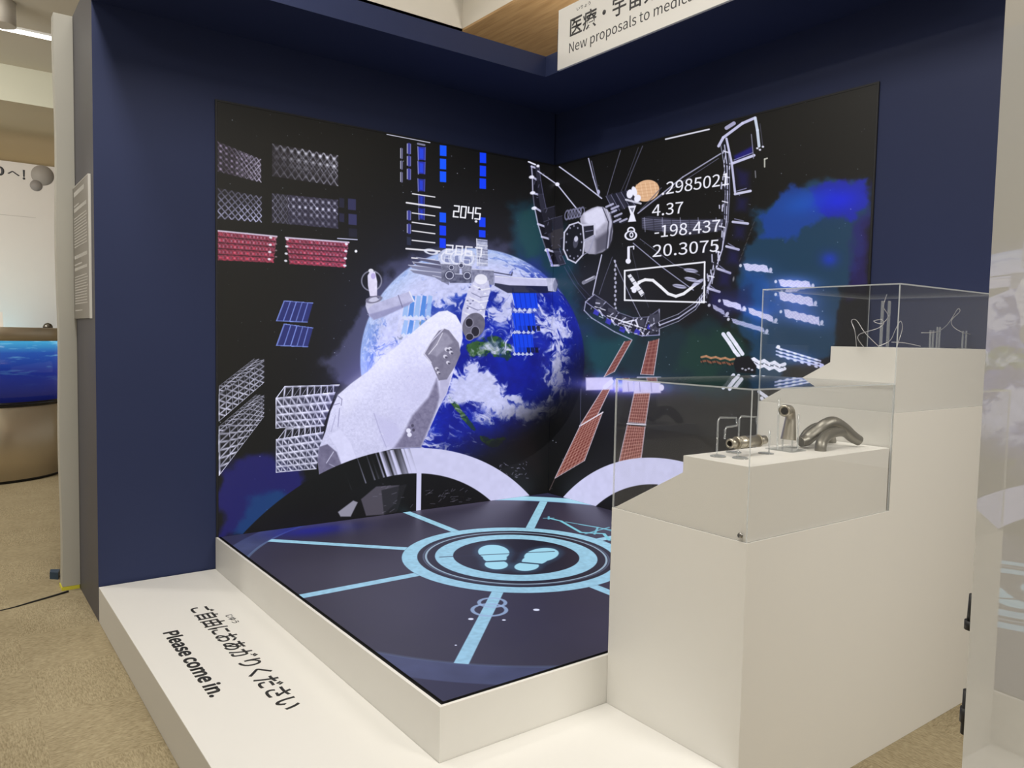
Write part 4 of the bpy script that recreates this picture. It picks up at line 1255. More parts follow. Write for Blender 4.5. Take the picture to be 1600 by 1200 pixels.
fseg((1.05, -1.62), (1.30, -1.02), 0.012, (40, 42, 60), 0.8)
sk = [(0.66, -0.53), (0.76, -0.512), (1.06, -0.601), (1.16, -0.50), (1.29, -0.578)]
for p, q in zip(sk, sk[1:]):
    fseg(p, q, 0.022, (120, 196, 214))
for p, q in (((0.62, -0.50), (0.68, -0.55)), ((0.64, -0.56), (0.67, -0.50)), ((1.06, -0.36), (1.10, -0.60)), ((0.80, -0.50), (1.02, -0.42)), ((1.02, -0.42), (1.28, -0.40)), ((1.02, -0.42), (1.14, -0.56)), ((1.1, -0.36), (1.3, -0.5)), ((0.9, -0.47), (1.2, -0.36))):
    fseg(p, q, 0.014, (112, 186, 206), 0.9)
for cx, cy, r_ in ((1.87, -1.865, 0.075), (1.80, -1.80, 0.06)):
    fput(0.85 * sstep(0.012, 0.006, np.abs(np.hypot(FX - cx, FY - cy) - r_)), (150, 176, 214))
for cx, cy, r_ in ((1.985, -1.69, 0.017), (1.918, -1.995, 0.014), (2.006, -1.884, 0.010), (2.12, -2.2, 0.006)):
    fput(sstep(r_, r_ * 0.7, np.hypot(FX - cx, FY - cy)), (214, 220, 244))


def led_image(name, arr):
    im = bpy.data.images.new(name, NP, NP)
    px = np.ones((NP * NP, 4), np.float32)
    px[:, :3] = np.clip(arr, 0, 1)
    im.pixels.foreach_set(px.ravel())
    im.update()
    return im


IMG_L = led_image('led_pixels_spacecraft', PIC[:half])
IMG_R = led_image('led_pixels_station', PIC[half:])
IMG_F = led_image('led_pixels_floor', FPIC)


def led_mat(name, img):
    m = bpy.data.materials.new(name)
    m.use_nodes = True
    n, l = m.node_tree.nodes, m.node_tree.links
    b = n['Principled BSDF']
    b.inputs['Base Color'].default_value = (0.012, 0.0115, 0.010, 1)
    b.inputs['Roughness'].default_value = 0.42
    b.inputs['Specular IOR Level'].default_value = 0.35
    tx = n.new('ShaderNodeTexImage')
    tx.image = img
    tx.extension = 'EXTEND'
    l.new(tx.outputs['Color'], b.inputs['Emission Color'])
    b.inputs['Emission Strength'].default_value = 1.0
    return m


def sea_mat():
    """underwater film on the kiosk screen"""
    m = bpy.data.materials.new('kiosk_sea_film')
    m.use_nodes = True
    n, l = m.node_tree.nodes, m.node_tree.links
    b = n['Principled BSDF']
    b.inputs['Base Color'].default_value = (0.01, 0.01, 0.012, 1)
    b.inputs['Roughness'].default_value = 0.1
    tc = n.new('ShaderNodeTexCoord')
    sp = n.new('ShaderNodeSeparateXYZ'); l.new(tc.outputs['Object'], sp.inputs[0])
    mp = n.new('ShaderNodeMapping'); mp.inputs['Scale'].default_value = (2.2, 2.2, 16)
    l.new(tc.outputs['Object'], mp.inputs[0])
    no = n.new('ShaderNodeTexNoise'); no.inputs['Scale'].default_value = 1.6; no.inputs['Detail'].default_value = 5
    l.new(mp.outputs[0], no.inputs['Vector'])
    mr = n.new('ShaderNodeMapRange'); mr.inputs[1].default_value = 0.45; mr.inputs[2].default_value = 1.07
    l.new(sp.outputs[2], mr.inputs[0])
    cr = n.new('ShaderNodeValToRGB')
    e = cr.color_ramp.elements
    e[0].position = 0.0; e[0].color = (0.004, 0.006, 0.06, 1)
    e[1].position = 1.0; e[1].color = (0.05, 0.36, 0.62, 1)
    q = e.new(0.5); q.color = (0.008, 0.022, 0.20, 1)
    q = e.new(0.8); q.color = (0.015, 0.075, 0.36, 1)
    l.new(mr.outputs[0], cr.inputs[0])
    wv = n.new('ShaderNodeMapRange'); wv.inputs[1].default_value = 0.56; wv.inputs[2].default_value = 0.72
    l.new(no.outputs['Fac'], wv.inputs[0])
    mu = n.new('ShaderNodeMath'); mu.operation = 'MULTIPLY'
    pw = n.new('ShaderNodeMath'); pw.operation = 'POWER'; pw.inputs[1].default_value = 3
    l.new(mr.outputs[0], pw.inputs[0]); l.new(pw.outputs[0], mu.inputs[0]); l.new(wv.outputs[0], mu.inputs[1])
    mx = n.new('ShaderNodeMix'); mx.data_type = 'RGBA'
    l.new(mu.outputs[0], mx.inputs[0]); l.new(cr.outputs[0], mx.inputs[6]); mx.inputs[7].default_value = (0.25, 0.65, 0.85, 1)
    l.new(mx.outputs[2], b.inputs['Emission Color'])
    b.inputs['Emission Strength'].default_value = 1.0
    return m


# ------------------------------------------------------------------ the hall
bm = bmn()
box(bm, -12, 9, -10, 6, ZG - 0.1, ZG)
obj('floor', bm, carpet_mat(), kind='structure', label='beige loop pile carpet tiles of the hall floor')

# ceiling: plaster slab with a raised white coffer over the booth, wood boards behind
bm = bmn()
CX0, CX1, CY0, CY1, CZ = -1.53, 6.0, -7.0, 0.117, 4.32
box(bm, -5.4, CX0, -10, CY1, ZC, ZC + 0.02, 0)
box(bm, CX1, 9, -10, CY1, ZC, ZC + 0.02, 0)
box(bm, CX0, CX1, -10, CY0, ZC, ZC + 0.02, 0)
box(bm, CX0 - 0.02, CX1 + 0.02, CY0, CY1 + 0.02, CZ, CZ + 0.02, 1)
box(bm, CX0 - 0.02, CX0, CY0, CY1, ZC, CZ, 1)
box(bm, CX1, CX1 + 0.02, CY0, CY1, ZC, CZ, 1)
box(bm, CX0, CX1, CY0 - 0.02, CY0, ZC, CZ, 1)
box(bm, CX0, CX1, CY1, CY1 + 0.02, ZC + 0.02, CZ, 1)
box(bm, -5.4, 9, CY1, 6, ZC, ZC + 0.02, 2)
obj('ceiling', bm, [PLASTER, COFFER, wood_mat()], kind='structure', label='plaster ceiling with white coffer and wooden boards')

bm = bmn()
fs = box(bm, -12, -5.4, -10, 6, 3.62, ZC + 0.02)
fs[0].material_index = 1  # front plaster lightened to look lit, underside given a darker beige
obj('trim_1', bm, [pbr('bulkhead_lit_plaster', (0.70, 0.70, 0.58), 0.8), BEIGE], kind='structure', label='lowered ceiling bulkhead over the far hall')
bm = bmn()
box(bm, -9.2, -9.0, -10, 6, ZG, 3.62)
obj('wall_back', bm, BEIGE, kind='structure', label='beige wall at the far end of the hall')

# ------------------------------------------------------------------ booth shell
TW, WL, ZW, ZSF, CP = 0.683, 3.1306, 3.034, 2.904, 0.591
bm = bmn()
fs = box(bm, -TW, -0.009, -WL, -0.009, ZG, ZW)
fs[2].material_index = 1
obj('wall_left', bm, [NAVY, pbr('slate_end_panel', (0.085, 0.084, 0.105), 0.45, spec=0.3)], kind='structure', label='thick navy booth wall on the left of the corner')
bm = bmn()
box(bm, -TW, WL, 0.009, TW, ZG, ZW)
obj('wall_right', bm, NAVY, kind='structure', label='thick navy booth wall on the right of the corner')
bm = bmn()
prism(bm, [(-0.008, -WL), (CP, -WL), (CP, -CP), (WL, -CP), (WL, 0.008), (-0.008, 0.008)], 2, ZSF, ZW)
obj('trim_2', bm, NAVY, kind='structure', label='navy overhanging canopy running along both booth walls')

# ------------------------------------------------------------------ LED screens
SW = 2.512


def screen(name, label, img, verts, uvs, mat, frame_boxes):
    t = thing(name, label, 'screen', verts[0])
    bm = bmn()
    uvl = bm.loops.layers.uv.new('UVMap')
    n = len(verts)
    vs = [bm.verts.new(v) for v in verts]
    a, b, c = (Vector(verts[i]) for i in range(3))
    nd = (b - a).cross(c - a).normalized() * 0.007
    back = [bm.verts.new(Vector(v) - nd) for v in verts]
    f = bm.faces.new(vs)
    for lp, uv in zip(f.loops, uvs):
        lp[uvl].uv = uv
    f.material_index = 0
    fb = bm.faces.new(back[::-1]); fb.material_index = 1
    for i in range(n):
        g = bm.faces.new((vs[i], back[i], back[(i + 1) % n], vs[(i + 1) % n])); g.material_index = 1
    obj('display_panel', bm, [mat, BLACK], t)
    if frame_boxes:
        bm = bmn()
        for q in frame_boxes:
            box(bm, *q)
        obj('frame', bm, BLACK, t)
    return t


UV4 = ((0, 0), (1, 0), (1, 1), (0, 1))
screen('led_wall_screen', 'tall LED wall left of the corner showing a white spacecraft before the earth', IMG_L,
       [(0, -2.5, 0.0), (0, -0.001, 0.0), (0, -0.001, SW), (0, -2.5, SW)], UV4, led_mat('led_picture_spacecraft', IMG_L),
       [(-0.0085, 0.001, -2.512, -2.501, -0.01, SW + 0.011), (-0.0085, 0.001, -2.501, -0.002, SW + 0.001, SW + 0.011)])
screen('led_wall_screen', 'tall LED wall right of the corner showing a wheel shaped station and white numbers', IMG_R,
       [(0.001, 0, 0.0), (SW, 0, 0.0), (SW, 0, SW), (0.001, 0, SW)], UV4, led_mat('led_picture_station', IMG_R),
       [(SW + 0.001, SW + 0.011, -0.001, 0.0085, -0.01, SW + 0.011), (0.002, SW + 0.001, -0.001, 0.0085, SW + 0.001, SW + 0.011)])
screen('led_floor_screen', 'LED floor screen with two footprints inside pale blue rings', IMG_F,
       [(0.002, -2.486, 0.0), (2.492, -2.486, 0.0), (2.492, -0.002, 0.0), (0.002, -0.002, 0.0)],
       ((0.002 / 2.5, 0.014 / 2.5), (2.492 / 2.5, 0.014 / 2.5), (2.492 / 2.5, 2.498 / 2.5), (0.002 / 2.5, 2.498 / 2.5)), led_mat('led_picture_floor', IMG_F), None)

# platform under the floor screen
PX, PY = 2.524, -2.517
t = thing('raised_platform', 'white raised platform carrying the LED floor screen', 'platform', (1.26, -1.26, ZG))
bm = bmn()
box(bm, 0.0, PX - 0.001, PY, -0.001, ZG, -0.012)
obj('platform_body', bm, [WHITE], t)
bm = bmn()
box(bm, 0.001, PX - 0.015, PY + 0.015, -0.002, -0.012, -0.0085)
obj('recess_liner', bm, BLACK, t)
bm = bmn()
box(bm, 0.0, PX - 0.001, PY, PY + 0.013, -0.012, 0.001)
box(bm, PX - 0.014, PX - 0.001, PY + 0.013, -0.001, -0.012, 0.001)
obj('rim', bm, WHITE, t)

# low step in front with the invitation lettering
XP, YP, Y2 = 3.134, -1.769, -0.891
t = thing('entry_step', 'low white step lettered in black with an invitation to come in', 'step', (1.5, -2.8, ZG))
bm = bmn()
prism(bm, [(0.0, -WL), (XP, -WL), (XP, YP - 0.001), (PX, YP - 0.001), (PX, PY - 0.001), (0.0, PY - 0.001)], 2, ZG, ZS)
obj('step_body', bm, STEPW, t, bevel=0.002)
X_, Y_ = (1, 0, 0), (0, 1, 0)
lettering('lettering', 'ご自由におあがりください', t, INK, (0.607, -2.822, ZS), X_, Y_, 1.29, 0.105, bold=0.006)
lettering('ruby_lettering', 'じゆう', t, INK, (0.80, -2.698, ZS), X_, Y_, 0.125, 0.034, bold=0.004)
lettering('english_lettering', 'Please come in.', t, INK, (0.868, -3.0, ZS), X_, Y_, 0.775, 0.072, bold=0.014)

# ------------------------------------------------------------------ stepped display plinth and its covers
Z1, Z2, Z3, ZL2, Z5, Z6, XR = 0.5742, 1.0631, 0.8157, 0.9492, 1.442, 1.1977, 2.8565
t = thing('display_plinth', 'white two level display plinth standing beside the LED platform', 'plinth', (2.83, -0.9, ZG))
bm = bmn()
prism(bm, [(YP, ZG), (-0.001, ZG), (-0.001, ZL2), (Y2, ZL2), (Y2, Z1), (YP, Z1)], 0, PX + 0.0, XP)
obj('plinth_body', bm, WHITE, t, bevel=0.0015)
for z1, zs_, z3, y0, y1, lab in ((Z1, 0.757, Z3, YP + 0.008, Y2 - 0.009, 'white riser with sloped back under the metal pipes, inside the lower cover'),
                                 (ZL2, 1.133, Z6, Y2 + 0.008, -0.012, 'white riser with sloped back under the fine wires, inside the upper cover')):
    bm = bmn()
    prism(bm, [(PX + 0.008, z1), (XP - 0.008, z1), (XP - 0.008, z3), (XR, z3), (XR, zs_)], 1, y0, y1)
    obj('display_riser', bm, WHITE, None, lab, 'riser', bevel=0.001)


def cover(label, x0, x1, y0, y1, z0, z1, sides):
    T = 0.005
    t = thing('acrylic_cover', label, 'display cover', ((x0 + x1) / 2, (y0 + y1) / 2, z0))
    q = {'front': (x1 - T, x1, y0, y1, z0, z1 - T), 'back': (x0, x0 + T, y0, y1, z0, z1 - T),
         'left': (x0 + T, x1 - T, y0, y0 + T, z0, z1 - T), 'right': (x0 + T, x1 - T, y1 - T, y1, z0, z1 - T),
         'top': (x0, x1, y0, y1, z1 - T, z1)}
    for s in sides:
        bm = bmn()
        fs = box(bm, *q[s])
        thin = {'front': 0, 'back': 0, 'left': 1, 'right': 1, 'top': 2}[s]
        for f in fs:
            f.normal_update()
            if abs(f.normal[thin]) < 0.5:
                f.material_index = 1
        obj('lid_pane' if s == 'top' else 'side_pane', bm, [CLEAR, EDGE], t)
    return t


ca = cover('clear acrylic cover over the metal pipes on the lower plinth level', PX + 0.001, XP - 0.001, YP + 0.001, Y2 - 0.002, Z1, Z2,
           ('front', 'back', 'left', 'right', 'top'))
bm = bmn()
lathe(bm, [(0.0, -0.006), (0.008, -0.006), (0.0095, -0.002), (0.0095, 0.0), (0.0, 0.0)][::1], (3.108, YP + 0.0005, 0.594), 20, 'y')
box(bm, 3.1015, 3.1145, YP - 0.0065, YP - 0.005, 0.5932, 0.5948)
obj('fixing_screw', bm, pbr('screw_steel', (0.35, 0.34, 0.32), 0.3, 1.0), ca, label='small steel fixing screw')
cover('clear acrylic cover over the fine wires on the upper plinth level', PX + 0.001, XP - 0.001, Y2 + 0.001, -0.003, ZL2, Z5,
      ('front', 'back', 'left', 'right', 'top'))

# ------------------------------------------------------------------ exhibits on the lower level
BORE = pbr('dark_bore', (0.01, 0.009, 0.008), 0.8)


def pipe(name, label, pts, rad, k=8, seg=24, hollow=0.78, mat=NICKEL):
    bm = bmn()
    tube(bm, smooth_pts(pts, k), rad, seg, hollow, 0, 1)
    return obj(name, bm, [mat, BORE], None, label, 'pipe', None)


zt = Z3
bm = bmn()
tube(bm, smooth_pts([(2.955, -1.222, zt + 0.0235), (2.962, -1.195, zt + 0.031), (2.968, -1.1794, 0.8594), (2.981, -1.1471, 0.8829), (2.994, -1.1238, 0.9030), (3.006, -1.0897, 0.9104), (3.019, -1.0430, 0.8877), (3.032, -1.0045, 0.8571), (3.045, -0.9714, zt + 0.0225)], 8),
     [0.0195, 0.0225, 0.0235, 0.0235, 0.0235, 0.0235, 0.0235, 0.023, 0.0195], 24, 0.0)
tube(bm, smooth_pts([(3.035, -1.218, zt + 0.0005), (3.035, -1.217, 0.832), (3.030, -1.203, 0.8466), (3.024, -1.166, 0.8655), (3.018, -1.1023, 0.8764), (3.018, -1.045, 0.876), (3.026, -1.01, 0.862)], 8),
     [0.0205, 0.0205, 0.0205, 0.0205, 0.0205, 0.0205, 0.018], 24, 0.78, 0, 1)
obj('branched_pipe', bm, [NICKEL, BORE], None, 'thick branched grey metal pipe with three low ends, on the lower riser at the right', 'pipe')
pipe('bent_pipe', 'bent grey metal pipe forming the smaller hump behind the branched pipe',
     [(2.925, -1.150, zt + 0.026), (2.925, -1.125, zt + 0.046), (2.925, -1.077, zt + 0.0625), (2.924, -1.027, zt + 0.060), (2.922, -0.985, zt + 0.036), (2.92, -0.962, zt + 0.012), (2.92, -0.957, zt + 0.0008)],
     [0.021, 0.0215, 0.022, 0.022, 0.0215, 0.021, 0.0205])

# straight jointed pipe held level by clear rods
t = thing('jointed_pipe', 'short level metal pipe with a black mouth held up by clear acrylic stands', 'pipe', (2.95, -1.56, zt + 0.047))
bm = bmn()
tube(bm, [(2.965, -1.655, zt + 0.047), (2.965, -1.62, zt + 0.047)], 0.0165, 24, 0.6, 0, 1)
tube(bm, [(2.965, -1.622, zt + 0.047), (2.962, -1.49, zt + 0.047)], 0.020, 24, 0.0)
tube(bm, [(2.962, -1.49, zt + 0.047), (2.962, -1.455, zt + 0.047)], 0.016, 24, 0.8, 0, 1)
obj('barrel', bm, [NICKEL2, BORE], t)
for y in (-1.612, -1.575, -1.497):
    bm = bmn()
    tube(bm, [(2.9645, y - 0.004, zt + 0.047), (2.9645, y + 0.004, zt + 0.047)], 0.0222, 24)
    obj('collar', bm, NICKEL2, t)

# elbow pipe standing upright
t = thing('elbow_pipe', 'upright flared metal pipe with an elbow mouth facing left on clear stands', 'pipe', (2.945, -1.29, zt + 0.03))
bm = bmn()
tube(bm, smooth_pts([(2.965, -1.345, zt + 0.146), (2.955, -1.318, zt + 0.150), (2.948, -1.288, zt + 0.143), (2.945, -1.278, zt + 0.115), (2.945, -1.281, zt + 0.080), (2.945, -1.286, zt + 0.035)], 8),
     [0.019, 0.0165, 0.0175, 0.0185, 0.0225, 0.028], 24, 0.62, 0, 1)
obj('elbow', bm, [NICKEL2, BORE], t)
bm = bmn()
tube(bm, [(2.9655, -1.348, zt + 0.1458), (2.962, -1.338, zt + 0.1478)], 0.0215, 24, 0.5, 0, 1)
obj('flange', bm, [NICKEL2, BORE], t)


def stand(label, base, rods, plate=None):
    t = thing('acrylic_stand', label, 'stand', (*base, zt), 'clear acrylic stands under the pipes')
    bm = bmn()
    if plate:
        box(bm, base[0] - plate[0], base[0] + plate[0], base[1] - plate[1], base[1] + plate[1], zt, zt + 0.004)
    else:
        lathe(bm, [(0.0, zt), (0.027, zt), (0.027, zt + 0.003), (0.024, zt + 0.004), (0.0, zt + 0.004)], (base[0], base[1], 0), 24)
    obj('base_plate', bm, ROD, t)
    for r_ in rods:
        bm = bmn()
        tube(bm, r_, 0.0033, 10)
        obj('rod', bm, ROD, t)


stand('clear acrylic stand with a hooked rod left of the level pipe', (2.935, -1.675),
      [[(2.935, -1.682, zt + 0.004), (2.935, -1.682, zt + 0.124), (2.935, -1.672, zt + 0.134), (2.94, -1.59, zt + 0.130), (2.94, -1.585, zt + 0.105)]])
stand('clear acrylic stand with a low hook under the level pipe mouth', (3.0, -1.64),
      [[(2.99, -1.64, zt + 0.004), (2.99, -1.64, zt + 0.022), (2.985, -1.64, zt + 0.026)], [(2.94, -1.65, zt + 0.06), (2.94, -1.648, zt + 0.092), (2.94, -1.64, zt + 0.1), (2.94, -1.585, zt + 0.102)]])
stand('clear acrylic stand with a hooked rod behind the level pipe', (2.90, -1.545),
      [[(2.93, -1.56, zt + 0.004), (2.93, -1.56, zt + 0.124), (2.93, -1.55, zt + 0.132), (2.935, -1.47, zt + 0.127), (2.935, -1.465, zt + 0.10)]])
stand('clear acrylic stand with a short post at the right end of the level pipe', (2.975, -1.462),
      [[(2.975, -1.445, zt + 0.004), (2.975, -1.445, zt + 0.08)]])
stand('clear rectangular acrylic stand below the upright elbow pipe', (2.955, -1.315),
      [[(3.0, -1.31, zt + 0.004), (3.0, -1.31, zt + 0.136)], [(2.945, -1.352, zt + 0.004), (2.945, -1.352, zt + 0.19)], [(2.925, -1.29, zt + 0.004), (2.925, -1.29, zt + 0.033)]], (0.055, 0.045))
stand('clear acrylic stand with a thin post between elbow pipe and branched pipe', (2.925, -1.240),
      [[(2.93, -1.236, zt + 0.004), (2.93, -1.236, zt + 0.075)]])

# ------------------------------------------------------------------ wires on the upper level
ZT2 = Z6


def on_x(u, v, x):  # camera ray through an image pixel; places the wires and posts
    """point of the plane x = const seen at image pixel (u, v)"""
    d = _f + CR * ((u - 800) / FPX) + CU * ((600 - v) / FPX)
    return CAM + d * ((x - CAM.x) / d.x)


def wz(pts, x, wob=0.02):
    out = []
    for i, (a, b) in enumerate(pts):
        p = on_x(1170 + a / 4.103, 420 + b / 4.103, x + wob * math.sin(i * 1.7))
        p.z = max(p.z, ZT2 + 0.0015)
        out.append(p)
    return smooth_pts(out, 5)


for pts, x, lab in (
        ([(690, 500), (680, 400), (658, 335), (690, 330), (745, 410), (830, 495)], 2.97, 'fine looped wire standing at the left end of the upper level'),
        ([(735, 500), (700, 450), (710, 420), (760, 402), (830, 380), (865, 350), (850, 326), (800, 335), (850, 352), (892, 312), (888, 285), (865, 250), (870, 210), (885, 165)], 2.99, 'fine curled wire climbing beside the tall clear stand'),
        ([(830, 497), (905, 460), (940, 390), (972, 335), (985, 380), (965, 450), (950, 497)], 3.0, 'fine looped wire right of the tall clear stand'),
        ([(915, 470), (1000, 475), (1100, 496)], 3.02, 'fine wire lying almost flat in the middle of the upper level'),
        ([(1105, 410), (1200, 405), (1260, 370), (1300, 320), (1340, 257), (1352, 275), (1300, 330), (1312, 372), (1370, 407), (1450, 425)], 3.0, 'fine wire with a raised loop held by short posts')):
    bm = bmn()
    tube(bm, wz(pts, x), 0.0014, 6)
    obj('fine_wire', bm, WIRE, None, lab, 'wire', 'fine wires on the upper plinth level')


def post_stand(label, us, top, x, w=0.0035):
    t = thing('wire_stand', label, 'stand', (x, on_x(1170 + us[0] / 4.103, 540, x).y, ZT2), 'clear stands holding the wires')
    ys = [on_x(1170 + u / 4.103, 541, x).y for u in us]
    bm = bmn()
    box(bm, x - 0.02, x + 0.02, min(ys) - 0.012, max(ys) + 0.012, ZT2, ZT2 + 0.003)
    obj('base_plate', bm, ROD, t)
    for u, y in zip(us, ys):
        z = on_x(1170 + u / 4.103, 420 + top / 4.103, x).z
        bm = bmn()
        box(bm, x - w, x + w, y - w * 0.6, y + w * 0.6, ZT2 + 0.003, z)
        obj('post', bm, ROD, t)


post_stand('tall pair of clear posts near the left end of the upper level', (845, 888), 205, 2.985, 0.005)
post_stand('clear pair of posts left of the raised wire loop', (1160, 1178), 395, 3.0)
post_stand('clear pair of posts second left of the raised wire loop', (1203, 1219), 372, 2.95)
post_stand('clear pair of posts right of the raised wire loop', (1368, 1390), 398, 3.0)

# ------------------------------------------------------------------ header sign on the canopy
YS = -CP - 0.02
t = thing('header_sign', 'white header sign board with dark Japanese and English lettering on the canopy', 'sign', (1.9, YS, 2.9))
bm = bmn()
box(bm, 0.735, 3.13, YS, YS + 0.018, 2.903, 3.275)
obj('sign_board', bm, SIGNW, t, bevel=0.001)
bm = bmn()
box(bm, 0.722, 0.746, YS + 0.006, YS + 0.0195, 2.975, 3.165)
obj('bracket', bm, pbr('bracket_grey', (0.03, 0.035, 0.05), 0.5), t, label='dark side bracket')
Z_ = (0, 0, 1)
lettering('lettering', '医療・宇宙分野', t, GREYINK, (0.85, YS, 3.072), X_, Z_, 0.875, 0.118, bold=0.004)
lettering('ruby_lettering', 'いりょう', t, GREYINK, (0.91, YS, 3.215), X_, Z_, 0.125, 0.022)
lettering('english_lettering', 'New proposals to medical', t, GREYINK, (0.846, YS, 2.962), X_, Z_, 1.015, 0.082)

# ------------------------------------------------------------------ caption panel on the end of the left wall
YC = -WL - 0.012
t = thing('caption_panel', 'grey caption panel of small white text on the end face of the left wall', 'panel', (-0.4, -WL, 1.27))
bm = bmn()
box(bm, -0.675, -0.10, YC, -WL - 0.0005, 1.266, 2.03)
obj('panel_board', bm, pbr('caption_grey', (0.235, 0.215, 0.19), 0.3, spec=0.5), t)
bm = bmn()
box(bm, -0.10, -0.096, YC - 0.001, -WL - 0.0005, 1.264, 2.032)
box(bm, -0.675, -0.10, YC - 0.001, -WL - 0.0005, 2.03, 2.034)
obj('edge_strip', bm, pbr('caption_edge', (0.75, 0.74, 0.7), 0.4), t, label='pale edge strip')
bm = bmn()
rng = random.Random(4)
rows = [(1.975, 0.026, 0.40), (1.915, 0.008, 0.2), (1.885, 0.020, 0.44)]
rows += [(1.845 - i * 0.0165, 0.006, 0.46) for i in range(11)]
rows += [(1.612, 0.02, 0.46), (1.575, 0.008, 0.3), (1.545, 0.016, 0.44)]
rows += [(1.505 - i * 0.0155, 0.006, 0.46) for i in range(11)] + [(1.31, 0.006, 0.3)]
CW = pbr('caption_white', (0.62, 0.61, 0.58), 0.6)
for kk_, (z, h, w) in enumerate(rows):
    if kk_ in (1, 2, 3, 14, 15, 16, 17, 28):
        obj('caption_text', bm, CW, t, label='small pale lines of text'); bm = bmn()
    x = -0.63
    end = -0.63 + w + rng.uniform(-0.03, 0.02)
    while x < end:
        g = rng.uniform(0.5, 1.3) * max(h, 0.012) * 1.2
        box(bm, x, min(x + g, end), YC - 0.0006, YC + 0.0002, z, z + h)
        x += g + 0.006
obj('caption_text', bm, CW, t, label='small pale lines of text')

# white board standing against the back of the left wall, tape and cable at its foot
bm = bmn()
prof = [(-0.705, ZG + 0.012)]
rings = []
for i in range(41):
    z = ZG + 0.022 + (3.035 - ZG - 0.022) * i / 40
    rings.append((z, -WL - 0.094 + 0.004 * math.sin(i * 0.45), -WL + 0.02 + 0.006 * math.sin(i * 0.31 + 1)))
vs = [[bm.verts.new((x, y, z)) for x, y in ((-0.79, a), (-0.69, a), (-0.69, b), (-0.79, b))] for z, a, b in rings]
for a, b in zip(vs, vs[1:]):
    for k in range(4):
        bm.faces.new((a[k], a[(k + 1) % 4], b[(k + 1) % 4], b[k]))
bm.faces.new(vs[0][::-1]); bm.faces.new(vs[-1])
obj('white_panel', bm, pbr('white_backing_board', (0.50, 0.49, 0.44), 0.6), None,
    'narrow white board standing upright behind the end of the navy wall', 'panel')
bm = bmn()
box(bm, -0.80, -0.685, -WL - 0.098, -WL - 0.002, ZG, ZG + 0.02)
obj('yellow_tape', bm, pbr('yellow_tape', (0.75, 0.70, 0.06), 0.5), None, 'strip of bright yellow tape on the carpet under the white board', 'tape')
bm = bmn()
tube(bm, smooth_pts([(-0.64, -3.20, ZG + 0.006), (-0.60, -3.28, ZG + 0.005), (-0.545, -3.40, ZG + 0.004), (-0.50, -3.50, ZG + 0.004), (-0.47, -3.62, ZG + 0.004)], 5), [0.006, 0.0055, 0.005, 0.003, 0.002], 8)
obj('black_cable', bm, BLACK, None, 'thin black cable trailing over the carpet from the white board', 'cable')
bm = bmn()
prism(bm, [(-1.05, -3.25), (-0.98, -3.262), (-0.94, -3.22), (-1.02, -3.2)], 2, ZG, ZG + 0.045)
obj('blue_wedge', bm, pbr('slate_blue_plastic', (0.03, 0.06, 0.10), 0.5), None, 'small dark blue wedge on the carpet behind the white board', 'wedge')

# ------------------------------------------------------------------ glossy white panel close on the right
GP = Vector((4.062, -2.438, 0.0)); GN = Vector((-0.734, -0.679, 0)); GT = Vector((0.679, -0.734, 0))
t = thing('glossy_panel', 'tall glossy white panel at the right, mirroring the LED screens', 'panel', (GP.x, GP.y, ZG))
bm = bmn()
c0, c1 = GP, GP + GT * 1.15
b0, b1 = c0 - GN * 0.03, c1 - GN * 0.03
prism(bm, [(p.x, p.y) for p in (c0, c1, b1, b0)], 2, ZG + 0.06, 2.6)
obj('panel_board', bm, pbr('glossy_white', (0.53, 0.52, 0.48), 0.6, spec=0.0, coat=1.0, coat_rough=0.0, vary=0.01, coat_ior=1.75), t, bevel=0.002)
bm = bmn()
k = c0 - GN * 0.008 - GT * 0.010
tube(bm, [k + Vector((0, 0, 0.745)), k + Vector((0, 0, 0.795))], [0.009, 0.007], 12)
tube(bm, [k + Vector((0, 0, 0.735)), k + Vector((0, 0, 0.75))], 0.012, 12)
obj('clamp', bm, BLACK, t, label='black clamp behind the edge')
bm = bmn()
tube(bm, [k + Vector((0, 0, 0.555)), k + Vector((0, 0, 0.63))], [0.009, 0.008], 12)
tube(bm, [k + Vector((0, 0, 0.575)), k + Vector((0, 0, 0.60))], 0.011, 12)
obj('clamp', bm, BLACK, t, label='black clamp behind the edge')
bm = bmn()
k = c0 - GN * 0.05 + GT * 0.0
tube(bm, [k + Vector((0, 0, ZG)), k + Vector((0, 0, 0.64))], 0.014, 12)
tube(bm, [k + GN * 0.06 + Vector((0, 0, ZG + 0.012)), k - GN * 0.3 + Vector((0, 0, ZG + 0.012))], 0.012, 10)
obj('foot', bm, BLACK, t, label='black support leg behind the panel')
bm = bmn()
kk = c0 + GT * 0.9 - GN * 0.05
tube(bm, [kk + Vector((0, 0, ZG)), kk + Vector((0, 0, 0.64))], 0.014, 12)
tube(bm, [kk + GN * 0.06 + Vector((0, 0, ZG + 0.012)), kk - GN * 0.3 + Vector((0, 0, ZG + 0.012))], 0.012, 10)
obj('foot', bm, BLACK, t, label='black support leg behind the panel')

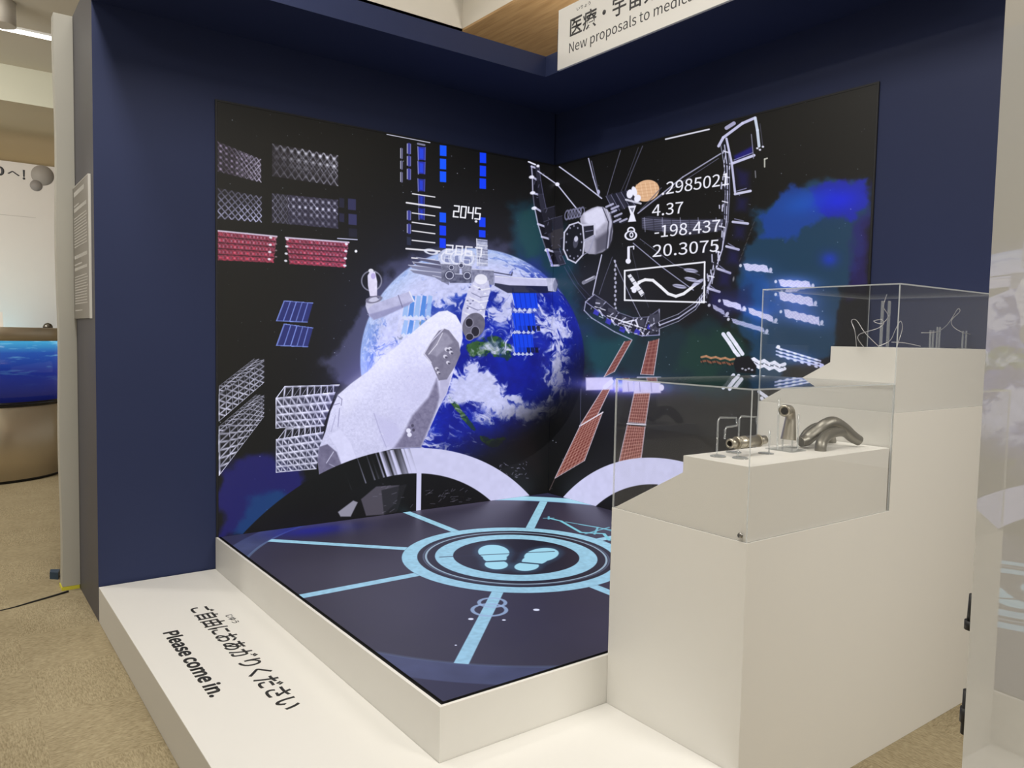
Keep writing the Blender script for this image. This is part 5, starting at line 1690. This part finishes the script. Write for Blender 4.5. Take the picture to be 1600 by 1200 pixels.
# ------------------------------------------------------------------ far hall on the left
KX, KY, KR = -5.45, -3.5, 0.85
t = thing('round_kiosk', 'round brushed steel kiosk with a curved blue underwater screen', 'kiosk', (KX, KY, ZG))
bm = bmn()
lathe(bm, [(KR, ZG + 0.03), (KR, 0.395)], (KX, KY, 0), 72)
obj('steel_body', bm, STEEL, t)
bm = bmn()
lathe(bm, [(KR - 0.02, ZG), (KR - 0.02, ZG + 0.03)], (KX, KY, 0), 72)
obj('plinth_ring', bm, BLACK, t)
bm = bmn()
lathe(bm, [(KR + 0.002, 0.395), (KR + 0.002, 0.445)], (KX, KY, 0), 72)
obj('black_band', bm, pbr('gloss_black', (0.01, 0.01, 0.014), 0.12), t)
bm = bmn()
lathe(bm, [(KR - 0.004, 0.445), (KR - 0.004, 1.068)], (KX, KY, 0), 96)
obj('curved_screen', bm, sea_mat(), t)
bm = bmn()
lathe(bm, [(KR, 1.068), (KR, 1.203), (KR - 0.01, 1.207), (0.02, 1.207)], (KX, KY, 0), 72)
obj('steel_top', bm, STEEL, t)

bm = bmn()
box(bm, -6.95, -6.8, -6.5, -1.5, ZG, 3.232)
gw = thing('graphic_wall', 'white graphic wall with dark lettering and grey dots behind the kiosk', 'wall panel', (-6.8, -3, ZG))
obj('wall_board', bm, pbr('graphic_white', (0.74, 0.70, 0.66), 0.6), gw)
YD = (0, 1, 0)
lettering('lettering', '0', gw, GREYINK, (-6.799, -3.215, 3.045), YD, Z_, 0.115, 0.115, bold=0.01)
lettering('lettering', 'へ', gw, GREYINK, (-6.799, -3.07, 3.065), YD, Z_, 0.13, 0.055, bold=0.01)
lettering('lettering', '!', gw, GREYINK, (-6.799, -2.912, 3.03), YD, Z_, 0.028, 0.12, bold=0.01)
for y, z, r_, c in ((-2.70, 3.11, 0.125, (0.36, 0.33, 0.30)), (-2.77, 2.975, 0.068, (0.30, 0.275, 0.26))):
    bm = bmn()
    lathe(bm, [(0.0, -0.0 if r_ > 0.1 else -0.0), (r_, 0.0), (r_, 0.002 if r_ > 0.1 else 0.003), (0.0, 0.002 if r_ > 0.1 else 0.003)], (-6.799, y, z), 40, 'x')
    obj('printed_dot', bm, pbr('dot_grey_%d' % int(r_ * 1000), c, 0.6), gw, label='grey printed dot')
bm = bmn()
box(bm, -6.8, -6.796, -3.6, -2.78, 2.575, 2.58)
obj('panel_joint', bm, pbr('joint_grey', (0.5, 0.47, 0.43), 0.6), gw, label='thin joint line')
lg = area('kiosk_glow', (-6.5, -3.2, 0.9), 0.08, 2.2, 5, (0.45, 0.9, 1.0), (-6.8, -3.2, 1.3))

bm = bmn()
prism(bm, [(-4.80, 1.2075), (-4.74, 1.2075), (-4.80, 1.36), (-4.812, 1.36)], 1, -3.42, -3.262)
pc = thing('tent_card', 'small white printed card standing on top of the round kiosk', 'card', (-4.77, -3.34, 1.2075))
obj('card', bm, pbr('card_white', (0.72, 0.69, 0.64), 0.6), pc)
bm = bmn()
for i, (w, h) in enumerate(((0.03, 0.022), (0.1, 0.008), (0.09, 0.008), (0.1, 0.008))):
    z = 1.32 - i * 0.024
    x = -4.74 - (z - 1.2075) / 0.1525 * 0.06 + 0.0008
    box(bm, x - 0.0005, x + 0.001, -3.345 - w / 2, -3.345 + w / 2, z, z + h)
obj('card_text', bm, GREYINK, pc)
bm = bmn()
lathe(bm, [(0.0, 1.2075), (0.045, 1.2075), (0.045, 1.225), (0.03, 1.25), (0.0, 1.26)], (-4.78, -2.87, 0), 24)
obj('steel_knob', bm, pbr('dark_steel', (0.2, 0.19, 0.17), 0.25, 1.0), None, 'small rounded metal knob on the rim of the kiosk top', 'knob')

t = thing('linear_lamp', 'long bright linear ceiling lamp at the upper left', 'lamp', (-4.16, -3.4, ZC))
bm = bmn()
box(bm, -4.225, -4.10, -5.5, -2.0, ZC - 0.02, ZC)
obj('housing', bm, pbr('lamp_white', (0.8, 0.8, 0.78), 0.5), t)
bm = bmn()
box(bm, -4.215, -4.11, -5.49, -2.01, ZC - 0.024, ZC - 0.0195)
obj('diffuser', bm, emit('lamp_glow', (1.0, 0.97, 0.9), 6.0), t)
t = thing('ceiling_downlight', 'cylinder downlight hanging under the ceiling at the top left', 'lamp', (-3.75, -3.3, ZC))
bm = bmn()
lathe(bm, [(0.095, 3.80), (0.105, 3.80), (0.105, ZC), (0.0, ZC)], (-3.52, -3.30, 0), 40)
obj('housing', bm, pbr('lamp_beige', (0.6, 0.56, 0.5), 0.5), t)
bm = bmn()
lathe(bm, [(0.0, 3.808), (0.095, 3.808)], (-3.52, -3.30, 0), 40)
obj('lens', bm, emit('lens_glow', (1.0, 0.86, 0.5), 2.0), t)
